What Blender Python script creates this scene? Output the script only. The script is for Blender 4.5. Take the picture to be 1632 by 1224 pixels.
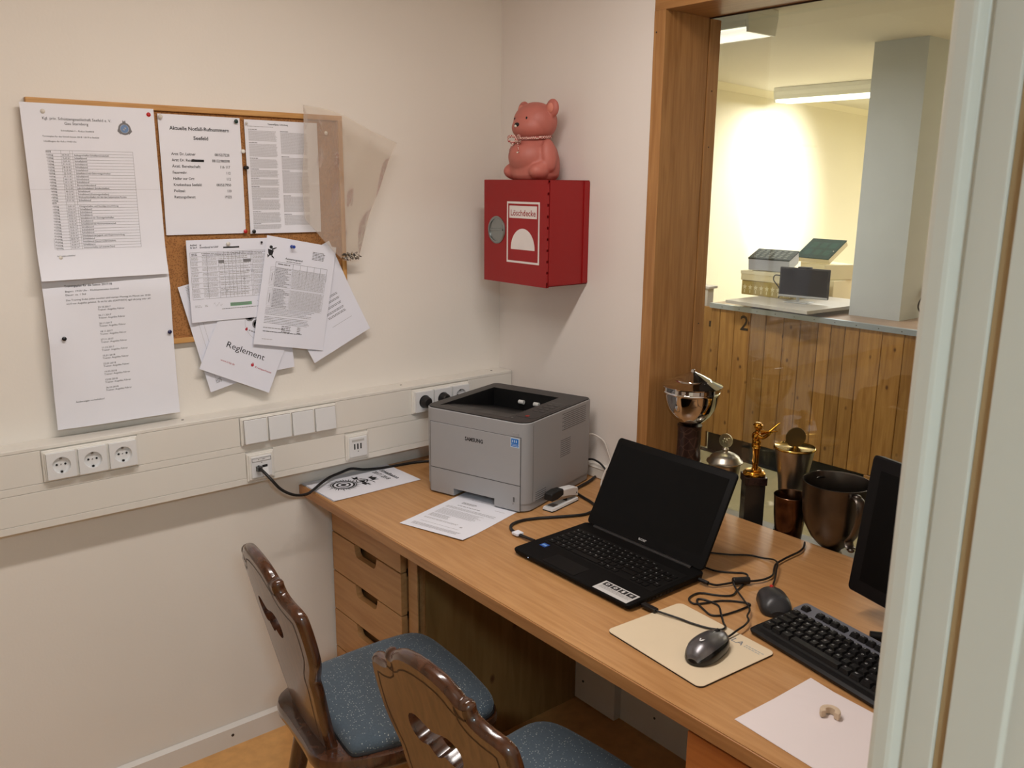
import bpy, bmesh, math, random
from mathutils import Vector, Matrix, geometry
from math import sin, cos, pi, radians, sqrt
random.seed(7)
SC = bpy.context.scene
for o in list(bpy.data.objects):
    bpy.data.objects.remove(o)
COL = SC.collection

# ---------------------------------------------------------------- camera
cam_d = bpy.data.cameras.new('camera')
cam = bpy.data.objects.new('camera', cam_d)
COL.objects.link(cam)
yaw, pitch, roll = radians(50.5298), radians(12.96705), radians(0.53658)
fw = Vector((cos(yaw) * cos(pitch), sin(yaw) * cos(pitch), -sin(pitch)))
rt = Vector((sin(yaw), -cos(yaw), 0))
up = rt.cross(fw)
rt2 = rt * cos(roll) + up * sin(roll)
up2 = -rt * sin(roll) + up * cos(roll)
cm = Matrix((rt2, up2, -fw)).transposed().to_4x4()
cm.translation = Vector((-1.846, -2.31, 1.647))
cam.matrix_world = cm
cam_d.sensor_fit = 'HORIZONTAL'
cam_d.sensor_width = 36.0
cam_d.lens = 36.0 * 1391.146 / 1632.0
cam_d.clip_start = 0.05
cam_d.dof.use_dof = True
cam_d.dof.focus_distance = 2.6
cam_d.dof.aperture_fstop = 16.0
SC.camera = cam

# ---------------------------------------------------------------- world, exposure, large lights
wd = bpy.data.worlds.new('world')
SC.world = wd
wd.use_nodes = True
wd.node_tree.nodes['Background'].inputs[0].default_value = (0.50, 0.62, 0.78, 1)
wd.node_tree.nodes['Background'].inputs[1].default_value = 0.10
SC.view_settings.view_transform = 'Standard'
SC.view_settings.look = 'None'
SC.view_settings.gamma = 1.0
SC.view_settings.use_curve_mapping = False
SC.view_settings.exposure = 0.0
LAMP_W = 18.2        # fluorescent in the office
HALL_W = 70.0        # each fluorescent of the shooting hall
SPOT_W = 420.0        # unseen spot added for the bright pool on the hall wall
CORR_W = 42.0        # corridor lamp behind the camera
LAMP_C = (1.0, 0.935, 0.895)
HALL_C = (1.0, 0.98, 0.97)
SPOT_C = (0.93, 0.97, 1.0)
CORR_C = (0.66, 0.87, 1.0)


def area_light(name, loc, rot, sx, sy, w, c):
    d = bpy.data.lights.new(name, 'AREA')
    d.shape = 'RECTANGLE'
    d.size, d.size_y, d.energy, d.color = sx, sy, w, c
    o = bpy.data.objects.new(name, d)
    o.location, o.rotation_euler = loc, rot
    COL.objects.link(o)
    return o


# ---------------------------------------------------------------- materials
def lin(c):
    r = []
    for v in c[:3]:
        v = v / 255.0
        r.append(v / 12.92 if v <= 0.04045 else ((v + 0.055) / 1.055) ** 2.4)
    return (r[0], r[1], r[2], 1.0)


MATS = {}


def _new(name):
    m = bpy.data.materials.new(name)
    m.use_nodes = True
    nt = m.node_tree
    return m, nt, nt.nodes['Principled BSDF']


def mat(name, col, rough=0.5, metal=0.0, var=0.06, scale=8.0, bump=0.0, bscale=60.0, coat=0.0, spec=0.5):
    """plain material with a little procedural mottling and optional bump"""
    if name in MATS:
        return MATS[name]
    m, nt, b = _new(name)
    c = lin(col)
    tc = nt.nodes.new('ShaderNodeTexCoord')
    nz = nt.nodes.new('ShaderNodeTexNoise')
    nz.inputs['Scale'].default_value = scale
    nz.inputs['Detail'].default_value = 3
    nt.links.new(tc.outputs['Object'], nz.inputs['Vector'])
    rp = nt.nodes.new('ShaderNodeValToRGB')
    rp.color_ramp.elements[0].position = 0.3
    rp.color_ramp.elements[1].position = 0.7
    rp.color_ramp.elements[0].color = tuple(max(0, v * (1 - var)) for v in c[:3]) + (1,)
    rp.color_ramp.elements[1].color = tuple(min(1, v * (1 + var)) for v in c[:3]) + (1,)
    nt.links.new(nz.outputs['Fac'], rp.inputs[0])
    nt.links.new(rp.outputs[0], b.inputs['Base Color'])
    b.inputs['Roughness'].default_value = rough
    b.inputs['Metallic'].default_value = metal
    b.inputs['Coat Weight'].default_value = coat
    b.inputs['Specular IOR Level'].default_value = spec
    if bump:
        n2 = nt.nodes.new('ShaderNodeTexNoise')
        n2.inputs['Scale'].default_value = bscale
        n2.inputs['Detail'].default_value = 4
        nt.links.new(tc.outputs['Object'], n2.inputs['Vector'])
        bp = nt.nodes.new('ShaderNodeBump')
        bp.inputs['Strength'].default_value = bump
        bp.inputs['Distance'].default_value = 0.002
        nt.links.new(n2.outputs['Fac'], bp.inputs['Height'])
        nt.links.new(bp.outputs[0], b.inputs['Normal'])
    MATS[name] = m
    return m


def wood(name, c1, c2, axis='y', scale=6.0, stretch=14.0, rough=0.4, knots=0.0, island=False, coat=0.0, kscale=5.0):
    if name in MATS:
        return MATS[name]
    m, nt, b = _new(name)
    tc = nt.nodes.new('ShaderNodeTexCoord')
    mp = nt.nodes.new('ShaderNodeMapping')
    s = [stretch] * 3
    s['xyz'.index(axis)] = 1.0
    mp.inputs['Scale'].default_value = s
    src = tc.outputs['Object']
    if island:
        gi = nt.nodes.new('ShaderNodeNewGeometry')
        ml = nt.nodes.new('ShaderNodeVectorMath')
        ml.operation = 'MULTIPLY_ADD'
        ml.inputs[1].default_value = (17.0, 31.0, 23.0)
        nt.links.new(gi.outputs['Random Per Island'], ml.inputs[0])
        nt.links.new(src, ml.inputs[2])
        src = ml.outputs[0]
    nt.links.new(src, mp.inputs['Vector'])
    nz = nt.nodes.new('ShaderNodeTexNoise')
    nz.inputs['Scale'].default_value = scale
    nz.inputs['Detail'].default_value = 6
    nz.inputs['Distortion'].default_value = 0.6
    nt.links.new(mp.outputs[0], nz.inputs['Vector'])
    rp = nt.nodes.new('ShaderNodeValToRGB')
    rp.color_ramp.elements[0].position = 0.32
    rp.color_ramp.elements[1].position = 0.68
    rp.color_ramp.elements[0].color = lin(c2)
    rp.color_ramp.elements[1].color = lin(c1)
    nt.links.new(nz.outputs['Fac'], rp.inputs[0])
    out = rp.outputs[0]
    if island:
        hs = nt.nodes.new('ShaderNodeHueSaturation')
        mr = nt.nodes.new('ShaderNodeMapRange')
        mr.inputs['To Min'].default_value = 0.82
        mr.inputs['To Max'].default_value = 1.15
        nt.links.new(gi.outputs['Random Per Island'], mr.inputs['Value'])
        nt.links.new(mr.outputs[0], hs.inputs['Value'])
        nt.links.new(out, hs.inputs['Color'])
        out = hs.outputs[0]
    if knots:
        vo = nt.nodes.new('ShaderNodeTexVoronoi')
        vo.inputs['Scale'].default_value = kscale
        mp2 = nt.nodes.new('ShaderNodeMapping')
        s2 = [1.6] * 3
        s2['xyz'.index(axis)] = 1.0
        mp2.inputs['Scale'].default_value = s2
        nt.links.new(src, mp2.inputs['Vector'])
        nt.links.new(mp2.outputs[0], vo.inputs['Vector'])
        r2 = nt.nodes.new('ShaderNodeValToRGB')
        r2.color_ramp.elements[0].position = 0.04 * knots
        r2.color_ramp.elements[1].position = 0.10 * knots
        r2.color_ramp.elements[0].color = (1, 1, 1, 1)
        r2.color_ramp.elements[1].color = (0, 0, 0, 1)
        nt.links.new(vo.outputs['Distance'], r2.inputs[0])
        mx = nt.nodes.new('ShaderNodeMix')
        mx.data_type = 'RGBA'
        mx.inputs['B'].default_value = lin((92, 55, 25))
        nt.links.new(r2.outputs[0], mx.inputs['Factor'])
        nt.links.new(out, mx.inputs['A'])
        out = mx.outputs['Result']
    nt.links.new(out, b.inputs['Base Color'])
    b.inputs['Roughness'].default_value = rough
    b.inputs['Coat Weight'].default_value = coat
    b.inputs['Coat Roughness'].default_value = 0.12
    MATS[name] = m
    return m


def clear(name, tint=(1, 1, 1), ior=1.45, rough=0.02, haze=0.0, hazec=(230, 225, 215), crumple=0.0, gloss=1.0):
    """thin clear sheet: see-through, with Fresnel reflection and an optional milky share"""
    if name in MATS:
        return MATS[name]
    m = bpy.data.materials.new(name)
    m.use_nodes = True
    nt = m.node_tree
    nt.nodes.clear()
    out = nt.nodes.new('ShaderNodeOutputMaterial')
    tr = nt.nodes.new('ShaderNodeBsdfTransparent')
    tr.inputs[0].default_value = tuple(tint) + (1,)
    gl = nt.nodes.new('ShaderNodeBsdfGlossy')
    gl.inputs['Roughness'].default_value = rough
    fr = nt.nodes.new('ShaderNodeFresnel')
    fr.inputs['IOR'].default_value = ior
    mu = nt.nodes.new('ShaderNodeMath')
    mu.operation = 'MULTIPLY'
    mu.inputs[1].default_value = gloss
    nt.links.new(fr.outputs[0], mu.inputs[0])
    mx = nt.nodes.new('ShaderNodeMixShader')
    nt.links.new(mu.outputs[0], mx.inputs[0])
    base = tr.outputs[0]
    if crumple:
        tc = nt.nodes.new('ShaderNodeTexCoord')
        nz = nt.nodes.new('ShaderNodeTexNoise')
        nz.inputs['Scale'].default_value = 28
        nz.inputs['Detail'].default_value = 5
        nt.links.new(tc.outputs['Object'], nz.inputs['Vector'])
        bp = nt.nodes.new('ShaderNodeBump')
        bp.inputs['Strength'].default_value = crumple
        bp.inputs['Distance'].default_value = 0.01
        nt.links.new(nz.outputs['Fac'], bp.inputs['Height'])
        nt.links.new(bp.outputs[0], gl.inputs['Normal'])
    if haze:
        df = nt.nodes.new('ShaderNodeBsdfDiffuse')
        df.inputs[0].default_value = lin(hazec)
        m2 = nt.nodes.new('ShaderNodeMixShader')
        m2.inputs[0].default_value = haze
        nt.links.new(tr.outputs[0], m2.inputs[1])
        nt.links.new(df.outputs[0], m2.inputs[2])
        base = m2.outputs[0]
    nt.links.new(base, mx.inputs[1])
    nt.links.new(gl.outputs[0], mx.inputs[2])
    nt.links.new(mx.outputs[0], out.inputs[0])
    MATS[name] = m
    return m


def emit(name, col, strength):
    if name in MATS:
        return MATS[name]
    m, nt, b = _new(name)
    b.inputs['Base Color'].default_value = lin(col)
    b.inputs['Emission Color'].default_value = lin(col)
    b.inputs['Emission Strength'].default_value = strength
    MATS[name] = m
    return m


def speckle(name, base, dots):
    """upholstery: woven cloth scattered with small pale flecks"""
    if name in MATS:
        return MATS[name]
    m, nt, b = _new(name)
    tc = nt.nodes.new('ShaderNodeTexCoord')
    vo = nt.nodes.new('ShaderNodeTexVoronoi')
    vo.inputs['Scale'].default_value = 190
    vo.inputs['Randomness'].default_value = 0.9
    nt.links.new(tc.outputs['Object'], vo.inputs['Vector'])
    rp = nt.nodes.new('ShaderNodeValToRGB')
    rp.color_ramp.elements[0].position = 0.20
    rp.color_ramp.elements[1].position = 0.26
    rp.color_ramp.elements[0].color = (1, 1, 1, 1)
    rp.color_ramp.elements[1].color = (0, 0, 0, 1)
    nt.links.new(vo.outputs['Distance'], rp.inputs[0])
    # only some cells carry a fleck
    th = nt.nodes.new('ShaderNodeMath')
    th.operation = 'GREATER_THAN'
    th.inputs[1].default_value = 0.50
    sp = nt.nodes.new('ShaderNodeSeparateColor')
    nt.links.new(vo.outputs['Color'], sp.inputs[0])
    nt.links.new(sp.outputs[0], th.inputs[0])
    ml = nt.nodes.new('ShaderNodeMath')
    ml.operation = 'MULTIPLY'
    nt.links.new(th.outputs[0], ml.inputs[0])
    nt.links.new(rp.outputs[0], ml.inputs[1])
    nz = nt.nodes.new('ShaderNodeTexNoise')
    nz.inputs['Scale'].default_value = 260
    nt.links.new(tc.outputs['Object'], nz.inputs['Vector'])
    r3 = nt.nodes.new('ShaderNodeValToRGB')
    c = lin(base)
    r3.color_ramp.elements[0].color = tuple(v * 0.75 for v in c[:3]) + (1,)
    r3.color_ramp.elements[1].color = tuple(v * 1.25 for v in c[:3]) + (1,)
    nt.links.new(nz.outputs['Fac'], r3.inputs[0])
    mx = nt.nodes.new('ShaderNodeMix')
    mx.data_type = 'RGBA'
    mx.inputs['B'].default_value = lin(dots)
    nt.links.new(ml.outputs[0], mx.inputs['Factor'])
    nt.links.new(r3.outputs[0], mx.inputs['A'])
    nt.links.new(mx.outputs['Result'], b.inputs['Base Color'])
    b.inputs['Roughness'].default_value = 0.9
    b.inputs['Sheen Weight'].default_value = 0.2
    MATS[name] = m
    return m


# ---------------------------------------------------------------- mesh builder
FONT = {}


def glyphs(s, bold=0.0):
    """flat mesh of a line of text in units of its own size: verts, faces, width"""
    k = (s, bold)
    if k in FONT:
        return FONT[k]
    cu = bpy.data.curves.new('t', 'FONT')
    cu.body = s
    cu.size = 1.0
    cu.offset = bold
    cu.resolution_u = 2
    ob = bpy.data.objects.new('t', cu)
    COL.objects.link(ob)
    dg = bpy.context.evaluated_depsgraph_get()
    me = bpy.data.meshes.new_from_object(ob.evaluated_get(dg))
    vs = [(v.co.x, v.co.y) for v in me.vertices]
    fs = [tuple(p.vertices) for p in me.polygons]
    bpy.data.objects.remove(ob)
    bpy.data.curves.remove(cu)
    bpy.data.meshes.remove(me)
    w = max([v[0] for v in vs] or [1.0])
    FONT[k] = (vs, fs, w)
    return FONT[k]


class MB:
    def __init__(self):
        self.v, self.f, self.mi = [], [], []
        self.T = None

    def add(self, vs, fs, mi=0):
        n = len(self.v)
        if self.T is not None:
            vs = [self.T @ Vector(p) for p in vs]
        self.v += [tuple(p) for p in vs]
        for q in fs:
            self.f.append(tuple(i + n for i in q))
            self.mi.append(mi)
        return self

    def box(self, a, b, mi=0):
        x0, y0, z0 = [min(a[i], b[i]) for i in range(3)]
        x1, y1, z1 = [max(a[i], b[i]) for i in range(3)]
        vs = [(x0, y0, z0), (x1, y0, z0), (x1, y1, z0), (x0, y1, z0), (x0, y0, z1), (x1, y0, z1), (x1, y1, z1), (x0, y1, z1)]
        return self.add(vs, [(3, 2, 1, 0), (4, 5, 6, 7), (0, 1, 5, 4), (1, 2, 6, 5), (2, 3, 7, 6), (3, 0, 4, 7)], mi)

    def rbox(self, a, b, r=0.004, mi=0, seg=2):
        """box with rounded edges"""
        bm = bmesh.new()
        c = [(a[i] + b[i]) / 2 for i in range(3)]
        s = [abs(a[i] - b[i]) for i in range(3)]
        bmesh.ops.create_cube(bm, size=1, matrix=Matrix.Translation(c) @ Matrix.Diagonal(s + [1]))
        bmesh.ops.bevel(bm, geom=list(bm.edges), offset=min(r, min(s) * 0.49), segments=seg, profile=0.5, affect='EDGES')
        bm.verts.index_update()
        self.add([v.co[:] for v in bm.verts], [[v.index for v in f.verts] for f in bm.faces], mi)
        bm.free()
        return self

    def prism(self, poly, z0, z1, mi=0, top_mi=None):
        """polygon in xy (counter-clockwise) from z0 to z1"""
        n = len(poly)
        vs = [(p[0], p[1], z0) for p in poly] + [(p[0], p[1], z1) for p in poly]
        self.add(vs, [tuple(range(n - 1, -1, -1))] + [(i, (i + 1) % n, n + (i + 1) % n, n + i) for i in range(n)], mi)
        return self.add([(p[0], p[1], z1) for p in poly], [tuple(range(n))], mi if top_mi is None else top_mi)

    def loops(self, ls, mi=0, cap0=True, cap1=True, closed=True):
        """skin between successive loops of equal length"""
        n = len(ls[0])
        vs = [p for l in ls for p in l]
        fs = []
        for k in range(len(ls) - 1):
            for i in range(n if closed else n - 1):
                j = (i + 1) % n
                fs.append((k * n + i, k * n + j, (k + 1) * n + j, (k + 1) * n + i))
        if cap0:
            fs.append(tuple(range(n - 1, -1, -1)))
        if cap1:
            fs.append(tuple((len(ls) - 1) * n + i for i in range(n)))
        return self.add(vs, fs, mi)

    def lathe(self, prof, n=32, c=(0, 0, 0), mi=0, sx=1.0, sy=1.0):
        ls = []
        for r, z in prof:
            ls.append([(c[0] + sx * r * cos(2 * pi * i / n), c[1] + sy * r * sin(2 * pi * i / n), c[2] + z) for i in range(n)])
        return self.loops(ls, mi)

    def cyl(self, a, b, r, n=16, mi=0, r2=None):
        a, b = Vector(a), Vector(b)
        d = (b - a).normalized()
        q = d.orthogonal().normalized()
        w = d.cross(q)
        r2 = r if r2 is None else r2
        ls = [[tuple(p + (q * cos(2 * pi * i / n) + w * sin(2 * pi * i / n)) * rr) for i in range(n)] for p, rr in ((a, r), (b, r2))]
        return self.loops(ls, mi)

    def tube(self, pts, r, n=8, mi=0, sub=6, radii=None):
        P = [Vector(p) for p in pts]
        R = radii or [r] * len(P)
        Q, QR = [], []
        for i in range(len(P) - 1):
            p0, p1, p2, p3 = P[max(i - 1, 0)], P[i], P[i + 1], P[min(i + 2, len(P) - 1)]
            for k in range(sub):
                t = k / sub
                Q.append(0.5 * ((2 * p1) + (-p0 + p2) * t + (2 * p0 - 5 * p1 + 4 * p2 - p3) * t * t + (-p0 + 3 * p1 - 3 * p2 + p3) * t ** 3))
                QR.append(R[i] * (1 - t) + R[i + 1] * t)
        Q.append(P[-1])
        QR.append(R[-1])
        ls = []
        nrm = None
        for i, p in enumerate(Q):
            d = (Q[min(i + 1, len(Q) - 1)] - Q[max(i - 1, 0)])
            d = d.normalized() if d.length > 1e-9 else Vector((0, 0, 1))
            if nrm is None:
                nrm = d.orthogonal().normalized()
            nrm = (nrm - d * nrm.dot(d))
            nrm = nrm.normalized() if nrm.length > 1e-6 else d.orthogonal().normalized()
            w = d.cross(nrm)
            ls.append([tuple(p + (nrm * cos(2 * pi * k / n) + w * sin(2 * pi * k / n)) * QR[i]) for k in range(n)])
        return self.loops(ls, mi)

    def ball(self, c, r, n=20, m=12, mi=0, rot=None):
        if not hasattr(r, '__len__'):
            r = (r, r, r)
        vs, fs = [], []
        for j in range(1, m):
            a = pi * j / m
            for i in range(n):
                b = 2 * pi * i / n
                vs.append(Vector((r[0] * sin(a) * cos(b), r[1] * sin(a) * sin(b), r[2] * cos(a))))
        vs += [Vector((0, 0, r[2])), Vector((0, 0, -r[2]))]
        for j in range(m - 2):
            for i in range(n):
                k = (i + 1) % n
                fs.append((j * n + i, (j + 1) * n + i, (j + 1) * n + k, j * n + k))
        t, bt = len(vs) - 2, len(vs) - 1
        for i in range(n):
            k = (i + 1) % n
            fs.append((t, i, k))
            fs.append((bt, (m - 2) * n + k, (m - 2) * n + i))
        if rot is not None:
            vs = [rot @ p for p in vs]
        return self.add([tuple(p + Vector(c)) for p in vs], fs, mi)

    def text(self, s, x, y, h, mi=1, z=0.0004, w=None, bold=0.0, align='l', mp=None):
        """line of text, cap height h, baseline start (x, y) in the local plane; mp maps (x, y, z) to space"""
        vs, fs, tw = glyphs(s, bold)
        k = h / 0.70
        kx = k if w is None else w / tw
        off = {'l': 0.0, 'c': -tw * kx / 2, 'r': -tw * kx}[align]
        pts = [(x + off + p[0] * kx, y + p[1] * k, z) for p in vs]
        if mp:
            pts = [mp(*p) for p in pts]
        return self.add(pts, fs, mi)

    def build(self, name, mats, parent=None, smooth=None, bevel=0.0, seg=2, loc=None, rot=None, solid=0.0):
        me = bpy.data.meshes.new(name)
        me.from_pydata(self.v, [], self.f)
        for m in (mats if isinstance(mats, (list, tuple)) else [mats]):
            me.materials.append(m)
        me.polygons.foreach_set('material_index', self.mi)
        if smooth is not None:
            me.polygons.foreach_set('use_smooth', [True] * len(me.polygons))
            me.set_sharp_from_angle(angle=radians(smooth))
        me.update()
        o = bpy.data.objects.new(name, me)
        COL.objects.link(o)
        if parent:
            o.parent = parent
        if loc:
            o.location = loc
        if rot:
            o.rotation_euler = rot
        if solid:
            sm = o.modifiers.new('solid', 'SOLIDIFY')
            sm.thickness = solid
        if bevel:
            bv = o.modifiers.new('bevel', 'BEVEL')
            bv.width, bv.segments, bv.limit_method = bevel, seg, 'ANGLE'
        return o


def tag(o, label=None, cat=None, group=None, kind=None):
    for k, v in (('label', label), ('category', cat), ('group', group), ('kind', kind)):
        if v:
            o[k] = v
    return o


def thing(name, label, cat, loc=(0, 0, 0), rz=0.0, group=None):
    o = bpy.data.objects.new(name, None)
    o.empty_display_size = 0.05
    COL.objects.link(o)
    o.location = loc
    o.rotation_euler = (0, 0, rz)
    return tag(o, label, cat, group)


def struct(o, label=None, cat=None):
    return tag(o, label, cat, kind='structure')


def link_copy(o, parent):
    c = o.copy()
    COL.objects.link(c)
    c.parent = parent
    return c


def copy_tree(root, loc, rz, label, group=None):
    r = root.copy()
    COL.objects.link(r)
    r.location = loc
    r.rotation_euler = (0, 0, rz)
    r['label'] = label
    for ch in list(root.children):
        c = link_copy(ch, r)
        for g in list(ch.children):
            link_copy(g, c)
    return r


def rrect(x0, y0, x1, y1, r, n=5):
    """rounded rectangle, counter-clockwise"""
    out = []
    for cx, cy, a in ((x1 - r, y0 + r, -pi / 2), (x1 - r, y1 - r, 0), (x0 + r, y1 - r, pi / 2), (x0 + r, y0 + r, pi)):
        for k in range(n + 1):
            t = a + (pi / 2) * k / n
            out.append((cx + r * cos(t), cy + r * sin(t)))
    return out

# ================================================================= SETTING: office
M_WALL = mat('wall_paint', (232, 225, 215), 0.75, var=0.025, scale=1.7, bump=0.12, bscale=140)
M_WALLB = mat('wall_paint_back', (231, 223, 216), 0.75, var=0.025, scale=1.7, bump=0.12, bscale=140)
M_HALLW = mat('hall_paint', (234, 226, 200), 0.8, var=0.02, scale=1.5)
M_HALLC = mat('hall_ceiling_paint', (222, 217, 203), 0.85, var=0.02, scale=1.2)
M_FLOOR = mat('linoleum', (214, 160, 96), 0.38, var=0.10, scale=26, bump=0.05, bscale=200)
M_HALLF = mat('hall_floor_vinyl', (190, 180, 142), 0.5, var=0.05, scale=14)
M_TRIM = mat('white_trim', (222, 216, 208), 0.4, var=0.02)
M_STEEL = mat('cream_enamel', (214, 213, 202), 0.33, var=0.02, scale=3)
M_SEAL = mat('brown_rubber', (178, 148, 106), 0.7)
M_OAK = wood('oak_veneer', (178, 130, 78), (154, 106, 58), 'z', 5.0, 16.0, 0.38)
M_OAKH = wood('oak_veneer_across', (178, 130, 78), (154, 106, 58), 'y', 5.0, 16.0, 0.38)
M_DARK = mat('black_matt', (14, 14, 14), 0.7)
M_CHROME = mat('chrome', (215, 215, 215), 0.06, 1.0, var=0.0)
M_METAL = mat('brushed_steel', (150, 150, 150), 0.35, 1.0, var=0.03)

struct(MB().box((-3.4, -5.0, -0.10), (0.0, 0.0, 0.0)).build('floor', M_FLOOR))
struct(MB().box((-3.4, 0.0, -0.10), (0.0, 0.14, 2.60)).build('wall_left', M_WALL))
w = MB()
w.box((0.0, -0.655, 0.0), (0.225, 0.14, 2.60))
w.box((0.0, -2.15, 0.0), (0.225, -0.655, 0.700))
w.box((0.0, -2.15, 2.130), (0.225, -0.655, 2.60))
w.box((0.0, -2.15, 0.700), (0.225, -1.985, 2.130))
struct(w.build('wall_right', M_WALLB))
w = MB()
w.box((-1.165, -2.15, 0.0), (0.0, -2.012, 2.45))
w.box((-3.4, -2.15, 0.0), (-2.18, -2.012, 2.45))
w.box((-2.18, -2.15, 2.10), (-1.165, -2.012, 2.45))
struct(w.build('wall_front', M_WALL))
struct(MB().box((-3.40, -5.0, 0.0), (-3.26, 0.0, 2.60)).build('wall_back', M_WALL))
struct(MB().box((-3.26, -2.15, 2.45), (0.0, 0.0, 2.60)).build('ceiling', mat('ceiling_paint', (228, 222, 214), 0.9, var=0.02)))
# corridor behind the camera
struct(MB().box((-3.26, -5.0, 2.45), (0.9, -2.15, 2.60)).build('ceiling', MATS['ceiling_paint']))
struct(MB().box((-3.26, -5.1, 0.0), (0.9, -5.0, 2.60)).build('wall_corridor', M_WALL))
struct(MB().box((0.225, -5.0, 0.0), (0.9, -2.15, 2.60)).build('wall_corridor', M_WALL))

bb = MB()
bb.box((-3.26, -0.014, 0.0), (-0.72, -0.001, 0.060))
bb.add([(-3.26, -0.014, .06), (-.72, -0.014, .06), (-.72, -.001, .069), (-3.26, -.001, .069)], [(0, 1, 2, 3)])
for x in (-1.02, -1.75, -2.5):
    bb.cyl((x, -0.0135, 0.037), (x, -0.0150, 0.037), 0.0045, 10, 1)
struct(bb.build('baseboard_left', [M_TRIM, mat('screw_dark', (60, 50, 42), 0.5)]))
bb = MB()
bb.box((-0.016, -2.0, 0.0), (-0.001, -0.002, 0.115))
bb.box((-0.045, -0.64, 0.004), (-0.016, -0.42, 0.135))
for y in (-0.5, -0.78, -1.2):
    xx = -0.0455 if y == -0.5 else -0.0165
    bb.cyl((xx + .001, y, 0.075), (xx - 0.001, y, 0.075), 0.004, 10, 1)
struct(bb.build('baseboard_right', [M_TRIM, MATS['screw_dark']]))

# ---------------------------------------------------------------- window to the shooting hall
win = struct(thing('window_1', 'oak framed fixed window looking into the shooting hall', 'window'))
YL, YR, ZB, ZT = -0.694, -1.945, 0.708, 2.088
fr = MB()
fr.box((-0.012, YL, 0.700), (0.166, -0.6555, ZT))
fr.box((0.170, YL - 0.002, 0.700), (0.2145, -0.6555, ZT - 0.002))
fr.cyl((-0.0122, -0.665, 2.035), (-0.0128, -0.665, 2.035), 0.0025, 8, 1)
for zz in (1.9, 1.75, 1.25):
    fr.cyl((0.19, YL - 0.0015, zz), (0.19, YL - 0.0032, zz), 0.002, 8, 1)
fr.build('jamb', [M_OAK, MATS['screw_dark']], win, bevel=0.0012)
MB().box((0.1655, YL + .012, ZB), (0.1705, -0.66, ZT)).build('joint', mat('joint_dark', (52, 32, 16), .8), win)
MB().box((-0.012, -1.984, 0.700), (0.2145, YR, ZT)).build('jamb', M_OAK, win, bevel=0.0012)
fr = MB()
fr.box((-0.012, -1.984, ZT), (0.170, -0.6555, 2.1295))
fr.build('head', M_OAKH, win, bevel=0.0012)
MB().box((0.166, YR, ZT - 0.003), (0.172, YL, ZT + 0.002)).build('joint', MATS['joint_dark'], win)
MB().box((0.0, -1.9445, 0.7005), (0.2148, -0.6945, ZB)).build('sill', mat('sill_laminate', (186, 176, 150), 0.35, var=.03), win)
MB().box((0.2155, -1.985, 0.700), (0.2205, -0.6545, 2.1305)).build('glass_pane', clear('window_glass', (0.97, 0.985, 0.975), 1.5, 0.0), win)

# ---------------------------------------------------------------- steel door frame beside the camera
dr = struct(thing('door_1', 'cream painted steel door frame in the right foreground', 'door frame', (-1.2, -2.0, 0)))
pf = [(0.05, -0.004), (0.05, 0.0), (-0.001, 0.0), (-0.005, -0.002), (-0.006, -0.006), (-0.006, -0.0155), (-0.0045, -0.0190), (0.0025, -0.0232),
      (0.0025, -0.026), (0.0, -0.027), (0.0, -0.0488), (0.0045, -0.0500), (0.0045, -0.0568), (-0.0005, -0.0580), (-0.0005, -0.0955),
      (0.0025, -0.0985), (0.0025, -0.154), (0.05, -0.154), (0.05, -0.150), (0.034, -0.149), (0.034, -0.010)]
f = MB()
pf = [(px, py - 0.0035) for px, py in pf]
f.prism(list(reversed(pf)) if False else pf, 0.0, 2.10)
f.build('frame_post', M_STEEL, dr, bevel=0.0009)
MB().box((0.0030, -0.0606, 0.0), (0.0060, -0.0535, 2.08)).build('seal', M_SEAL, dr)
# far post and head of the same frame, out of view to the left and above
f = MB()
f.prism([(-0.985 - px, py) for px, py in reversed(pf)], 0.0, 2.10)
f.build('frame_post', M_STEEL, dr)
MB().box((-0.99, -0.157, 2.045), (0.0, -0.0045, 2.098)).build('frame_head', M_STEEL, dr)

# ================================================================= SETTING: shooting hall
HZ = 2.387
struct(MB().box((0.225, -3.0, -0.10), (10.0, 3.4, 0.0)).build('floor', M_HALLF))
struct(MB().box((0.225, -3.0, HZ), (10.0, 3.4, HZ + 0.12)).build('ceiling', M_HALLC))
ang = math.atan2(0.179, 1.0)


def hall_y(x):
    return 1.328 + 0.179 * x


w = MB()
w.add([(0.23, hall_y(.23), 0), (9.9, hall_y(9.9), 0), (9.9, hall_y(9.9) + .15, 0), (0.23, hall_y(.23) + .15, 0),
       (0.23, hall_y(.23), HZ), (9.9, hall_y(9.9), HZ), (9.9, hall_y(9.9) + .15, HZ), (0.23, hall_y(.23) + .15, HZ)],
      [(3, 2, 1, 0), (4, 5, 6, 7), (0, 1, 5, 4), (1, 2, 6, 5), (2, 3, 7, 6), (3, 0, 4, 7)])
struct(w.build('wall_far', M_HALLW))
w = MB()
for k in range(1):
    a, b = (0.23, hall_y(.23)), (9.9, hall_y(9.9))
    w.add([(a[0], a[1] - .002, HZ - .05), (b[0], b[1] - .002, HZ - .05), (b[0], b[1] - .05, HZ - .001), (a[0], a[1] - .05, HZ - .001),
           (a[0], a[1], HZ), (b[0], b[1], HZ)], [(0, 1, 2, 3)])
struct(w.build('trim_1', M_HALLW))
struct(MB().box((9.5, -3.0, 0), (9.65, 3.2, HZ)).build('wall_end', M_HALLW))
struct(MB().box((0.225, -3.1, 0), (10.0, -3.0, HZ)).build('wall_side', M_HALLW))
struct(MB().box((2.722, -0.035, 0.9405), (3.02, 0.258, HZ)).build('pillar', mat('pillar_paint', (200, 205, 206), 0.8, var=.02)))

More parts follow.
